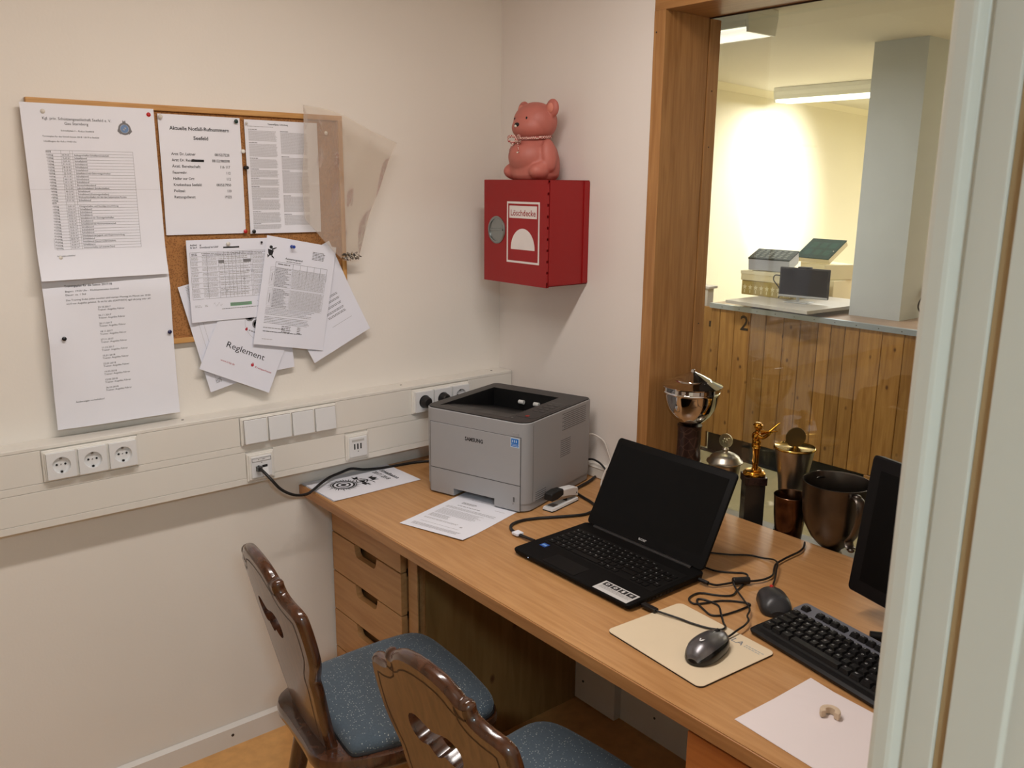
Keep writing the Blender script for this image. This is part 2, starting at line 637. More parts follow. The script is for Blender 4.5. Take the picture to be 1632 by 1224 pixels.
# hall counter
M_PINE = wood('pine_boards', (176, 130, 70), (148, 102, 50), 'z', 4.0, 12.0, 0.4, knots=1.5, island=True, kscale=9.0)
ct = thing('shooting_counter', 'pine panelled counter numbered 2 behind the window glass', 'counter', (2.5, 0, 0))
MB().box((-0.012, -2.6, 0.915), (1.30, 1.042, 0.940)).build('counter_top', wood('counter_laminate', (178, 150, 128), (160, 130, 108), 'y', 4, 10, .35), ct)
e = MB().box((-0.016, -2.6, 0.9125), (-0.0125, 1.043, 0.9415))
e.box((-0.0125, -2.6, 0.9402), (0.012, 1.043, 0.9415))
yy = 0.95
while yy > -0.6:
    e.cyl((-0.016, yy, 0.926), (-0.0168, yy, 0.926), 0.003, 8, 1)
    yy -= 0.125
e.build('edge_strip', [mat('aluminium', (176, 186, 196), 0.4, 0.6, var=.02), MATS['screw_dark']], ct)
pb = MB()
ys = [1.04, 0.972, 0.864, 0.749, 0.642, 0.524, 0.415, 0.305, 0.226, 0.144, 0.060, -0.067, -0.185, -0.30, -0.41, -0.52, -0.63, -0.74, -0.85, -0.96]
while ys[-1] > -2.5:
    ys.append(ys[-1] - 0.11)
for i in range(len(ys) - 1):
    lo = 0.122 if ys[i + 1] > -0.04 else 0.125
    if i in (10,):
        lo = 0.122
    pb.rbox((-0.002, ys[i + 1] + 0.0012, lo), (0.016, ys[i] - 0.0012, 0.914), 0.003, 0, 1)
pb.rbox((-0.004, -0.085, 0.0), (0.018, -0.045, 0.122), 0.002, 0, 1)
pb.build('front_panel', M_PINE, ct)
MB().box((0.03, -2.6, 0.0), (0.60, 1.03, 0.9)).build('carcass', M_DARK, ct)
n2 = MB()
n2.text('2', 0, 0, 0.088, 0, w=0.060, bold=0.012, mp=lambda x, y, z: (-0.0035 - z, 0.822 - x, 0.803 + y))
n2.build('number', M_DARK, ct)
MB().box((0.118, -2.6, 0.0), (0.028, 1.03, 0.1215)).build('plinth', M_DARK, ct)
MB().box((-0.02, 0.0, 0.0005), (0.028, 1.08, 0.0035)).build('floor_mat', M_DARK, ct)
fl = thing('counter_flap', 'narrow hinged pine flap at the left end of the pine counter', 'panel', (2.55, 1.1, 0.45))
MB().rbox((0, -0.035, -.4495), (0.02, 0.25, 0.455), .002).build('panel', M_PINE, fl)
h = MB().cyl((-.004, -0.035, 0.33), (-.004, -0.035, 0.37), 0.006, 10)
h.box((-.003, -0.035, .332), (0, -.012, .368))
h.build('hinge', M_DARK, fl)
tag(MB().rbox((2.60, 1.154, 0.0005), (2.66, 1.30, 1.008), .002).rbox((2.59, 1.140, 1.008), (2.68, 1.32, 1.024), .002).build('divider', M_TRIM), 'slim white divider standing just left of the pine counter', 'divider')

# fluorescent lamps of the hall; the last two are unseen, added as fill light
M_LAMPB = mat('lamp_white', (224, 226, 220), 0.45, var=.01)
for (lx, y0, y1, lab, zt) in ((4.36, -0.6, 1.92, 'long white fluorescent ceiling lamp beside the grey pillar', HZ), (1.50, 0.09, 1.35, 'white fluorescent ceiling lamp cut off by the top left corner of the window', HZ),
                             (6.80, -2.2, 0.3, 'fluorescent ceiling lamp farther down the hall, behind the door frame', HZ), (8.40, -0.9, 0.9, 'fluorescent ceiling lamp at the far end of the hall, behind the pillar', HZ)):
    L = thing('ceiling_lamp', lab, 'lamp', (lx, y0, zt), 0, 'fluorescent lamps in the hall')
    ln = y1 - y0
    MB().box((-0.11, 0, -0.030), (0.11, ln, -0.0012)).build('housing', M_LAMPB, L, bevel=.003)
    b = MB()
    b.prism([(-0.11, 0.0), (-0.095, -0.075), (0.095, -0.075), (0.11, 0.0)], 0, 0.012)
    for q in (0.0, ln - 0.012):
        c = MB()
        c.T = Matrix(((1, 0, 0, 0), (0, 0, 1, q), (0, 1, 0, -0.030), (0, 0, 0, 1)))
        c.prism([(-0.11, 0.0), (-0.095, -0.078), (0.095, -0.078), (0.11, 0.0)], 0, 0.012)
        c.build('end_cap', M_LAMPB, L)
    s = MB().box((-.104, .013, -.086), (.104, ln - .013, -.0302))
    s.add([(-.11, .012, -.030), (-.11, ln - .012, -.030), (-.098, ln - .012, -.088), (-.098, .012, -.088)], [(0, 1, 2, 3)])
    s.add([(.11, .012, -.030), (.11, ln - .012, -.030), (.098, ln - .012, -.088), (.098, .012, -.088)], [(3, 2, 1, 0)])
    s.build('body', M_LAMPB, L)
    d = MB().rbox((-0.094, 0.014, -0.108), (0.094, ln - 0.014, -0.0885), .008)
    d.build('diffuser', emit('hall_tube', (255, 250, 235), 3.0) if lx > 3 else emit('hall_tube_dim', (255, 250, 235), 1.0), L)
    area_light('hall_tube_light', (lx, (y0 + y1) / 2, zt - 0.112), (0, 0, 0), 0.16, ln - .1, HALL_W * (0.30 if lx < 2 else 1.0), HALL_C)
sd = bpy.data.lights.new('wall_pool_spot', 'SPOT')  # added spot without a fixture; makes the lamp scallop on the hall wall
sd.energy, sd.color, sd.spot_size, sd.spot_blend, sd.shadow_soft_size = SPOT_W, SPOT_C, radians(50), 0.9, 0.05
so = bpy.data.objects.new('wall_pool_spot', sd)
so.location = (4.3, 0.45, 2.25)
so.rotation_euler = (Vector((4.80, 2.19, 1.66)) - Vector(so.location)).to_track_quat('-Z', 'Y').to_euler()
COL.objects.link(so)

# office lamp (above the frame) and corridor lamp (behind the camera)
L = thing('ceiling_lamp', 'opal fluorescent lamp on the office ceiling', 'lamp', (-1.10, -1.08, 2.45))
MB().rbox((-0.62, -0.07, -0.045), (0.62, 0.07, -0.001), .006).build('housing', M_LAMPB, L)
MB().rbox((-0.60, -0.05, -0.075), (0.60, 0.05, -0.046), .01).build('diffuser', emit('office_tube', (255, 240, 220), 3.0), L)
area_light('office_tube_light', (-1.10, -1.08, 2.37), (0, 0, 0), 1.18, 0.10, LAMP_W, LAMP_C)
L = thing('ceiling_lamp', 'round corridor ceiling lamp', 'lamp', (-2.25, -3.6, 2.45))
MB().lathe([(0.15, 0), (0.15, -.02), (.12, -.06), (.02, -.075), (0, -.075)], 32).build('shade', emit('corridor_lamp', (225, 240, 255), 2.0), L, smooth=40)
area_light('corridor_light', (-2.25, -3.6, 2.36), (0, 0, 0), 0.3, 0.3, CORR_W, CORR_C)

# things on the hall counter
bd = tag(MB().add([(2.41, 0.872, .966), (2.375, 0.305, .966), (3.05, 0.262, .966), (3.06, 0.85, .966), (2.41, 0.872, .984), (2.375, 0.305, .984), (3.05, 0.262, .984), (3.06, 0.85, .984)],
                  [(3, 2, 1, 0), (4, 5, 6, 7), (0, 1, 5, 4), (1, 2, 6, 5), (2, 3, 7, 6), (3, 0, 4, 7)][::1]).build('board', [mat('board_white', (196, 190, 182), .4)]),
         'loose pale chipboard panel lying on the counter under the boxes', 'board')
for (x, y) in ((2.6, 0.75), (2.6, 0.42), (2.95, .6)):
    tag(MB().rbox((x - .03, y - .05, .9415), (x + .03, y + .05, .9655), .003).build('support_block', M_DARK), 'dark block propping up the loose panel on the counter', 'block', 'blocks under the loose panel')
# gold carton with stars, cream carton, grey target box, green target box, tablet
M_GOLD = mat('gold_card', (168, 148, 84), .45, var=.12, scale=20)
M_CREAM = mat('cream_card', (222, 210, 170), .6, var=.04)
M_GREYC = mat('grey_card', (176, 178, 184), .6, var=.04)
M_GREEN = mat('green_card', (36, 48, 40), .8, var=.25, scale=60)
M_TEAL = mat('teal_card', (8, 58, 48), .8, var=.08)
g = MB().rbox((-.14, -.19, 0), (.14, .19, .088), .004)
for i in range(9):
    yc = 0.165 - i * 0.041
    st = []
    for k in range(10):
        r = .018 if k % 2 == 0 else .008
        st.append((-.1403, yc + r * sin(pi * k / 5), .048 + r * cos(pi * k / 5)))
    st = [st[0]] + st[:0:-1]
    g.add(st, [tuple(range(10))], 1)
    g.add([(-.1403, yc - .004, .012), (-.1403, yc + .004, .012), (-.1403, yc + .003, .034), (-.1403, yc - .003, .034)], [(0, 1, 2, 3)], 1)
tag(g.build('carton', [M_GOLD, mat('star_print', (214, 204, 160), .5)], loc=(2.86, .80, .984), rot=(0, 0, -.03)), 'gold cardboard box printed with pale stars, bottom of the stack', 'box')
g = MB().rbox((-.15, -.20, 0), (.15, .20, .058), .004).box((-.152, -.202, .040), (.152, .202, .0585), 1)
tag(g.build('carton', [M_CREAM, mat('cream_card_lid', (228, 218, 184), .6)], loc=(2.87, .80, 1.0725), rot=(0, 0, .02)), 'cream cardboard box lying on the gold star box', 'box')
g = MB().rbox((-.10, -.125, 0), (.10, .125, .072), .003).rbox((-.102, -.127, .070), (.102, .127, .079), .002, 1)
for i in range(5):
    for j in range(6):
        g.add([(-.075 + i * .033 + dx, -.10 + j * .036 + dy, .0794) for dx, dy in ((0, 0), (.018, 0), (.018, .02), (0, .02))], [(0, 1, 2, 3)], 2)
tag(g.build('carton', [M_GREYC, M_GREEN, mat('green_card_print', (96, 104, 92), .6)], loc=(2.86, .865, 1.157), rot=(0.02, -.22, .30)), 'grey box with a dark green patterned lid, tilted on the cream box', 'box')
g = MB().rbox((-.11, -.13, 0), (.11, .13, .13), .004)
tag(g.build('carton', M_CREAM, loc=(3.27, .735, .9415), rot=(0, 0, -.1)), 'plain cream carton under the right hand stack, mostly hidden by the tablet', 'box')
g = MB().rbox((-.11, -.13, 0), (.11, .13, .095), .004)
tag(g.build('carton', M_CREAM, loc=(3.27, .745, 1.0725), rot=(0, 0, -.42)), 'cream carton on which the teal box lies', 'box')
g = MB().rbox((-.10, -.125, 0), (.10, .125, .034), .003, 1).rbox((-.102, -.127, .033), (.102, .127, .040), .002)
for j in range(3):
    for i in range(2):
        g.add([(-.07 + i * .075 + dx, -.10 + j * .07 + dy, .0404) for dx, dy in ((0, 0), (.058, 0), (.058, .05), (0, .05))], [(0, 1, 2, 3)], 2)
g.cyl((-.02, -.11, .0402), (-.02, -.11, .0412), .004, 10, 3)
tag(g.build('carton', [M_TEAL, M_CREAM, mat('teal_print', (20, 76, 64), .8), M_TRIM], loc=(3.25, .775, 1.226), rot=(0.0, -.58, -.10)), 'teal green box tilted on top of the right hand stack', 'box')
tb = thing('display', 'small black tablet screen standing in front of the cartons', 'screen', (2.66, .52, .984), 0.18)
MB().rbox((0, -.148, .028), (.016, .148, .20), .005).build('housing', M_DARK, tb)
MB().box((-.0008, -.138, .048), (0.0002, .138, .19)).build('screen', mat('screen_off', (18, 18, 20), .2), tb)
MB().rbox((-.002, -.146, .027), (.017, .146, .040), .003).build('chin', mat('silver_plastic', (170, 170, 168), .4, .3), tb)
MB().rbox((-.003, -.04, .198), (.018, .04, .207), .003).build('camera_bar', M_DARK, tb)
MB().cyl((.008, 0.03, 0.004), (.008, 0.03, .03), .009, 12).rbox((-.05, -.05, 0.0), (.06, .09, .006), .003).build('stand', MATS['silver_plastic'], tb)
tag(MB().tube([(2.645, .662, 1.13), (2.64, .70, 1.13), (2.65, .715, 1.10), (2.68, .70, 1.06), (2.69, .69, 1.025), (2.69, .70, .992)], .0035).build('cable', M_DARK, smooth=60), 'black cable looping from the left edge of the tablet', 'cable')
dv = thing('wall_plug', 'black plug on the far pillar face behind the door frame edge', 'plug', (3.0, -.036, 1.085))
MB().rbox((-.03, -.035, -.03), (.02, -.0002, .045), .006).build('body', M_DARK, dv)
MB().cyl((-.03, -.02, -.01), (-.065, -.025, -.008), .007, 10).build('connector', M_DARK, dv)
tag(MB().tube([(2.936, -.061, 1.077), (2.90, -.07, 1.075), (2.86, -.07, 1.045), (2.848, -.07, 1.01), (2.88, -.075, .975), (2.95, -.08, .951), (3.05, -.08, .945)], .004).build('cable', M_DARK, smooth=60), 'black cable arching from the plug down to the hall counter', 'cable')

# ================================================================= CABLE TRUNKING AND SOCKETS (left wall)
M_WHITE = mat('white_plastic', (226, 222, 214), 0.35, var=0.01)
M_WHITE2 = mat('white_plastic_cool', (222, 222, 222), 0.3, var=0.01)
M_PVC = mat('trunking_pvc', (224, 219, 210), 0.4, var=0.015, scale=3)
M_HOLE = mat('socket_hole', (20, 19, 18), 0.8)
M_CABLE = mat('black_cable', (16, 14, 14), 0.45, var=0.02)
XT0 = -3.25
tk = thing('cable_trunking', 'white double cable trunking running along the wall below the cork board', 'cable duct', (0, 0, 0))
b = MB().rbox((XT0, -0.066, 0.824), (-0.002, -0.0005, 1.026), .002)
b.rbox((XT0, -0.0695, 0.824), (-0.002, -0.066, 0.842), .0012)
b.rbox((XT0, -0.0695, 0.9175), (-0.002, -0.066, 0.9365), .0012)
b.rbox((XT0, -0.0695, 1.0185), (-0.002, -0.066, 1.027), .0012)
for x in (-0.06, -0.42, -1.1):
    b.cyl((x, -0.03, 1.0262), (x, -0.03, 1.0272), .0035, 10, 1)
b.build('duct_body', [M_PVC, mat('screw_grey', (120, 112, 104), .5)], tk)


def covers(z0, z1, cuts):
    xs = XT0
    for a, c in cuts + [(-0.002, -0.002)]:
        if a - xs > 0.01:
            MB().rbox((xs, -0.0695, z0), (a - .0006, -0.0664, z1), .0008).build('cover_strip', M_PVC, tk)
        xs = c


covers(0.9372, 1.0178, [(-1.450, -1.230), (-0.962, -0.670), (-0.407, -0.187)])
covers(0.8426, 0.9168, [(-0.950, -0.870), (-0.644, -0.566)])


def gang(name, label, cat, x0, x1, z0, z1, n):
    """multi-gang frame set into the trunking; origin at the lower left corner, local +y into the wall"""
    t = thing(name, label, cat, (x0, -0.0698, z0))
    W, H = x1 - x0, z1 - z0
    fr = MB()
    fr.rbox((0, -0.006, 0), (W, 0.003, H), .0025)
    fr.rbox((0.004, -0.009, 0.004), (W - .004, -0.004, H - .004), .002)
    fr.build('frame', M_WHITE, t)
    p = (W - 0.008) / n
    return t, [(0.004 + p * (i + .5), H / 2) for i in range(n)], p, H


def schuko(t, c, p, H, mi_filled=None):
    s = thing('socket', None, None)
    s.parent = t
    q = min(p, H - .008) / 2 - .003
    m = MB()
    # square face with a round well
    n = 32
    R, r2, dp = 0.0205, 0.0190, 0.0080
    y0 = -0.0172
    sq, ci, ci2, ci3 = [], [], [], []
    for i in range(n):
        a = 2 * pi * i / n
        ca, sa = cos(a), sin(a)
        k = q / max(abs(ca), abs(sa))
        sq.append((c[0] + ca * k, y0, c[1] + sa * k))
        ci.append((c[0] + ca * R, y0, c[1] + sa * R))
        ci2.append((c[0] + ca * r2, y0 + dp, c[1] + sa * r2))
    m.loops([[(x, -0.006, z) for x, y, z in sq], sq, ci, ci2], 0, False, True)
    o = m.build('socket', M_WHITE2, t, smooth=30)
    bpy.data.objects.remove(s)
    h = MB()
    yb = y0 + dp - .0006
    for dx in (-.0095, .0095):
        h.cyl((c[0] + dx, yb, c[1] + .001), (c[0] + dx, yb - .0006, c[1] + .001), .0026, 12)
    h.cyl((c[0], yb, c[1] + .001), (c[0], yb - .0006, c[1] + .001), .0014, 8, 1)
    for dz in (-.0165, .0165):
        h.box((c[0] - .0025, yb - .004, c[1] + dz - .002), (c[0] + .0025, yb, c[1] + dz + .002), 1 if dz > 0 else 0)
    h.build('contacts', [M_HOLE, M_METAL], o)
    return o


t, cs, p, H = gang('power_outlet', 'triple white power socket at the left end of the trunking, all sockets empty', 'socket', -1.450, -1.2305, 0.9385, 1.0165, 3)
for c in cs:
    schuko(t, c, p, H)
t, cs, p, H = gang('power_outlet', 'triple power socket with black plugs half hidden behind the printer', 'socket', -0.408, -0.188, 0.9375, 1.0155, 3)
for c in cs:
    schuko(t, c, p, H)
for k in (0, 1):
    pl = thing('power_plug', ['round black plug in the socket left of the printer top', 'round black plug in the middle socket behind the printer top'][k], 'plug', (-0.408 + cs[k][0], -0.0698, 0.9375 + cs[k][1]))
    m = MB()
    m.T = Matrix(((1, 0, 0, 0), (0, 0, -1, 0), (0, 1, 0, 0), (0, 0, 0, 1)))
    m.lathe([(0, .0035), (0.0182, .0035), (0.0182, .014), (.0185, .02), (.017, .034), (.0125, .040), (0, .041)], 28)
    m.build('plug_body', M_CABLE, pl, smooth=40)
    m = MB().tube([(0.004, -.038, -.006), (.01, -.046, -.03), (.03, -.044, -.06), (.055, -.03, -.085)], .0032)
    m.build('cord', M_CABLE, pl, smooth=60)
t, cs, p, H = gang('light_switch', 'row of four white rocker switches on the trunking', 'switch', -0.9615, -0.6705, 0.9365, 1.0160, 4)
for i, c in enumerate(cs):
    m = MB()
    q = p / 2 - .0035
    y0 = -.0125
    z0, z1 = c[1] - H / 2 + .007, c[1] + H / 2 - .007
    m.loops([[(c[0] - q, -.008, z0), (c[0] + q, -.008, z0), (c[0] + q, -.008, z1), (c[0] - q, -.008, z1)],
             [(c[0] - q, -.0175, z0), (c[0] + q, -.0175, z0), (c[0] + q, -.0125, z1), (c[0] - q, -.0125, z1)]], 0)
    m.build('rocker', M_WHITE2, t, bevel=.0012)
    MB().box((c[0] - q - .0014, -.0094, z0 - .0012), (c[0] + q + .0008, -.0088, z1 + .0016)).build('gap', mat('gap_grey', (150, 142, 134), .7), t)
t, cs, p, H = gang('network_outlet', 'white network socket with a black cable plugged in', 'socket', -0.950, -0.8705, 0.8320, 0.9125, 1)
m = MB().rbox((.010, -.0125, .010), (.0695, -.008, .0705), .0015)
m.build('insert', M_WHITE2, t)
m = MB().box((.012, -.0131, .0560), (.0675, -.0122, .0570)).box((.012, -.0131, .0655), (.0675, -.0122, .0662))
m.box((.0665, -.0131, .056), (.0675, -.0122, .066)).box((.012, -.0131, .056), (.013, -.0122, .066))
m.cyl((.031, -.0126, .0615), (.031, -.0131, .0615), .0014, 8).cyl((.0395, -.0126, .0525), (.0395, -.0131, .0525), .0016, 8)
m.box((.042, -.0131, .0608), (.049, -.0125, .0622))
m.build('label_window', M_METAL, t)
m = MB().box((.022, -.0134, .030), (.0385, -.0124, .043)).box((.0405, -.0134, .031), (.056, -.0124, .044))
m.build('port', M_HOLE, t)
MB().loops([[(.040, -.0128, .029), (.058, -.0128, .029), (.058, -.0128, .0385), (.040, -.0128, .0385)], [(.041, -.0205, .014), (.057, -.0205, .014), (.057, -.0135, .037), (.041, -.0135, .037)]], 0).build('dust_flap', M_WHITE2, t)
t, cs, p, H = gang('usb_outlet', 'white socket with three small ports near the desk corner', 'socket', -0.644, -0.567, 0.8315, 0.9120, 1)
MB().rbox((.009, -.0125, .010), (.068, -.008, .0705), .0015).build('insert', M_WHITE2, t)
m = MB()
for i in range(3):
    m.box((.0235 + i * .0105, -.0134, .034), (.0275 + i * .0105, -.0124, .051))
m.cyl((.037, -.0126, .027), (.037, -.0132, .027), .0015, 8)
m.build('port', M_HOLE, t)
m = MB().box((.017, -.0131, .0575), (.058, -.0122, .0640))
m.build('label_window', mat('label_grey', (186, 184, 180), .4), t)

# network cable from the socket over the desk to the back of the printer
nc = thing('network_cable', 'black network cable sagging from the wall socket onto the desk', 'cable', (-0.9205, -0.082, 0.868))
O = Vector((-0.9205, -0.082, 0.868))
pts = [(-.9205, -.090, .868), (-.918, -.106, .866), (-.905, -.128, .845), (-.880, -.135, .812), (-.845, -.140, .790), (-.805, -.130, .780), (-.770, -.105, .778), (-.735, -.080, .7815),
       (-.690, -.050, .7835), (-.640, -.027, .7825), (-.595, -.012, .782), (-.560, -.022, .775), (-.525, -.032, .7725), (-.485, -.036, .770), (-.43, -.042, .770), (-.38, -.05, .770), (-.33, -.07, .770), (-.26, -.10, .770)]
MB().tube([Vector(q) - O for q in pts], .0042, 8, 0, 5).build('cord', M_CABLE, nc, smooth=60)
MB().rbox((-.0075, -.012, -.006), (.0075, .006, .007), .001).box((-.002, -.016, .006), (.002, .002, .0095)).build('plug', mat('clear_plug', (70, 70, 70), .2), nc)

# ================================================================= CORK BOARD
nb = thing('notice_board', 'cork board in a light wooden frame on the left wall, full of pinned sheets', 'board', (-1.388, 0, 1.229))
BW, BH = 0.800, 0.598


def cork():
    m, nt, b = _new('cork')
    tc = nt.nodes.new('ShaderNodeTexCoord')
    vo = nt.nodes.new('ShaderNodeTexVoronoi')
    vo.inputs['Scale'].default_value = 240
    nz = nt.nodes.new('ShaderNodeTexNoise')
    nz.inputs['Scale'].default_value = 120
    nz.inputs['Detail'].default_value = 6
    for q in (vo, nz):
        nt.links.new(tc.outputs['Object'], q.inputs['Vector'])
    ad = nt.nodes.new('ShaderNodeMath')
    ad.operation = 'MULTIPLY_ADD'
    ad.inputs[1].default_value = 0.5
    nt.links.new(nz.outputs['Fac'], ad.inputs[0])
    nt.links.new(vo.outputs['Distance'], ad.inputs[2])
    rp = nt.nodes.new('ShaderNodeValToRGB')
    rp.color_ramp.elements[0].position, rp.color_ramp.elements[1].position = 0.3, 0.85
    rp.color_ramp.elements[0].color = lin((120, 76, 38))
    rp.color_ramp.elements[1].color = lin((168, 116, 66))
    nt.links.new(ad.outputs[0], rp.inputs[0])
    nt.links.new(rp.outputs[0], b.inputs['Base Color'])
    b.inputs['Roughness'].default_value = 0.9
    bp = nt.nodes.new('ShaderNodeBump')
    bp.inputs['Strength'].default_value = 0.4
    bp.inputs['Distance'].default_value = 0.001
    nt.links.new(ad.outputs[0], bp.inputs['Height'])
    nt.links.new(bp.outputs[0], b.inputs['Normal'])
    return m


MB().box((.010, -.009, .010), (BW - .010, -.0005, BH - .010)).build('cork_panel', cork(), nb)
M_FRAME = wood('frame_wood', (206, 158, 96), (180, 128, 68), 'x', 8, 14, .5)
M_FRAMEV = wood('frame_wood_upright', (206, 158, 96), (180, 128, 68), 'z', 8, 14, .5)
for a, c, mm in (((0, -.0165, BH - .014), (BW, -.0005, BH), M_FRAME), ((0, -.0165, 0), (BW, -.0005, .014), M_FRAME), ((0, -.0164, .014), (.014, -.0005, BH - .014), M_FRAMEV), ((BW - .014, -.0164, .014), (BW, -.0005, BH - .014), M_FRAMEV)):
    MB().rbox(a, c, .0015).build('frame_bar', mm, nb)

# ================================================================= SHEETS ON THE BOARD
M_PAPER = mat('paper', (230, 230, 237), 0.75, var=0.01)
M_PAPER2 = mat('paper_cool', (228, 229, 239), 0.75, var=0.01)
M_INK = mat('ink', (34, 32, 34), 0.8)
M_GREY = mat('ink_grey', (122, 120, 122), 0.8)
M_PALE = mat('ink_pale', (178, 176, 178), 0.8)
M_RED = mat('ink_red', (176, 34, 52), 0.7)
M_GREENI = mat('ink_green', (112, 158, 124), 0.7)
M_BLUE = mat('ink_blue', (110, 138, 176), 0.7)
INKS = [M_INK, M_GREY, M_PALE, M_RED, M_GREENI, M_BLUE]


class Sheet:
    """a paper sheet W x H; local u right, v up from the lower left corner; mp maps (u, v, w) to space"""

    def __init__(self, W, H, mp, nu=12, nv=16):
        self.W, self.H, self.mp, self.b = W, H, mp, MB()
        P = [[mp(W * i / nu, H * j / nv, 0.0) for i in range(nu + 1)] for j in range(nv + 1)]
        Q = [[mp(W * i / nu, H * j / nv, -0.0003) for i in range(nu + 1)] for j in range(nv + 1)]
        n = nu + 1
        fs, gs = [], []
        for j in range(nv):
            for i in range(nu):
                fs.append((j * n + i, j * n + i + 1, (j + 1) * n + i + 1, (j + 1) * n + i))
                gs.append((j * n + i, (j + 1) * n + i, (j + 1) * n + i + 1, j * n + i + 1))
        self.b.add([p for r in P for p in r], fs, 0)
        self.b.add([p for r in Q for p in r], gs, 0)

    def t(self, s, u, v, h, mi=1, **k):
        self.b.text(s, u, v, h, mi, 0.0004, mp=self.mp, **k)
        return self

    def r(self, u0, v0, u1, v1, mi=1, z=0.0003):
        n = max(1, int(abs(u1 - u0) / .03))
        m = max(1, int(abs(v1 - v0) / .03))
        for i in range(n):
            for j in range(m):
                a, c = u0 + (u1 - u0) * i / n, u0 + (u1 - u0) * (i + 1) / n
                d, e = v0 + (v1 - v0) * j / m, v0 + (v1 - v0) * (j + 1) / m
                self.b.add([self.mp(a, d, z), self.mp(c, d, z), self.mp(c, e, z), self.mp(a, e, z)], [(0, 1, 2, 3)], mi)
        return self

    def grid(self, u0, v0, u1, v1, us, vs, mi=2, t=0.0006):
        for u in us:
            self.r(u - t / 2, v0, u + t / 2, v1, mi)
        for v in vs:
            self.r(u0, v - t / 2, u1, v + t / 2, mi)
        return self

    def words(self, u0, v1, u1, v0, step, mi=2, fill=0.9, h=None):
        """rows of small word marks"""
        h = h or step * 0.45
        v = v1
        while v > v0:
            u = u0
            end = u0 + (u1 - u0) * random.uniform(fill, 1.0)
            while u < end:
                l = min(random.uniform(1.2, 4.5) * h * 1.3, end - u)
                self.b.add([self.mp(u, v - h, .0003), self.mp(u + l, v - h, .0003), self.mp(u + l, v, .0003), self.mp(u, v, .0003)], [(0, 1, 2, 3)], mi)
                u += l + h * .7
            v -= step
        return self

    def disc(self, u, v, r, mi=1, n=16, r0=0.0):
        for i in range(n):
            a, c = 2 * pi * i / n, 2 * pi * (i + 1) / n
            if r0:
                q = [(r0, a), (r, a), (r, c), (r0, c)]
            else:
                q = [(r, a), (r, c), (0, 0)]
            self.b.add([self.mp(u + R * cos(A), v + R * sin(A), .0004) for R, A in q], [tuple(range(len(q)))], mi)
        return self

    def poly(self, pts, mi=1):
        self.b.add([self.mp(u, v, .0004) for u, v in pts], [tuple(range(len(pts)))], mi)
        return self

    def done(self, name, label, paper=None, group=None, cat='paper'):
        return tag(self.b.build(name, [paper or M_PAPER] + INKS, smooth=60), label, cat, group)


def wallmap(corner, ang, y, curl=None):
    """sheet on the left wall: lower left corner (x, z), rotated by ang degrees, y in front of the wall"""
    ca, sa = cos(radians(ang)), sin(radians(ang))

    def mp(u, v, w):
        d = curl(u, v) if curl else 0.0
        return (corner[0] + u * ca - v * sa, y - d - w, corner[1] + u * sa + v * ca)
    return mp


# --- double page schedule, upper left (curls away at its lower edge)
def curl1(u, v):
    d = 0.0022 * (1 + sin(u * 24 + 1)) * (1 - v / .42)
    if v < .085:
        d += 0.016 * ((.085 - v) / .085) ** 1.6 * (1.15 - .5 * u / .297)
    d += .010 * max(0, (0.04 - u) / .04) * (1 - abs(v - .2) / .22 if abs(v - .2) < .22 else 0)
    return d


S = Sheet(.294, .402, wallmap((-1.401, 1.413), 0.2, -.0195, curl1), 18, 40)
W, H = S.W, S.H
S.t('Kgl. priv. Schützengesellschaft Seefeld e. V.', .118, H - .036, .0062, 1, w=.150, align='c').t('Gau Starnberg', .115, H - .046, .0060, 1, w=.052, align='c')
S.t('Schießplan I - KuLu Seefeld', .116, H - .061, .0036, 1, w=.072, align='c')
S.t('Terminplan für das Schieß-Saison 2018 / 2019 in Seefeld', .040, H - .0745, .0034, 1, w=.122).t('Schießbeginn für KuLu 19:00 Uhr', .040, H - .0855, .0034, 1, w=.072)
u, v = .222, H - .050
S.disc(u, v, .0145, 2, 20, .0100).disc(u, v, .0095, 6, 16).disc(u, v, .0042, 3).poly([(u - .004, v + .013), (u + .004, v + .013), (u + .003, v + .020), (u, v + .017), (u - .003, v + .020)], 2)
S.poly([(u - .014, v + .002), (u - .017, v - .006), (u - .010, v - .013), (u - .006, v - .010)], 2).poly([(u + .014, v + .002), (u + .006, v - .010), (u + .010, v - .013), (u + .017, v - .006)], 2)
tv1, tv0 = H - .104, .070
nr = 33
rows = [tv1 - (tv1 - tv0) * i / nr for i in range(nr + 1)]
S.grid(.040, tv0, .236, tv1, (.040, .236), rows, 2, .0005)
S.grid(.040, tv0, .236, tv1, (.075, .094, .100), (), 2, .0004)
what = {1: 'Anfangsschießen Schießkameradschaft', 7: 'Schießabend mit Geburtstagsscheiben', 11: 'Ehrenscheibenabend', 12: 'Jubi-Schießabend (Strohschießen)', 14: 'Schießabend (Gaukönigsschießen)', 15: 'Weihnachtsschießen mit den dem bekanntesten Runden', 18: 'Königsschießen und Anwaltpreisverleihung', 22: 'Schießabend mit Zwanzigerlschießen', 24: 'Schießabend mit Vereinsmeisterschaft', 28: 'Schießabend mit Jugend- und Hauptversammlung', 30: 'Schießabend (Gauvorrundenscheiben)', 32: 'Sommerschießen auf unserem Stand'}
S.t('2018', .042, rows[1] + .002, .0042, 1, bold=.01).t('2019', .042, rows[18] + .002, .0042, 1, bold=.01)
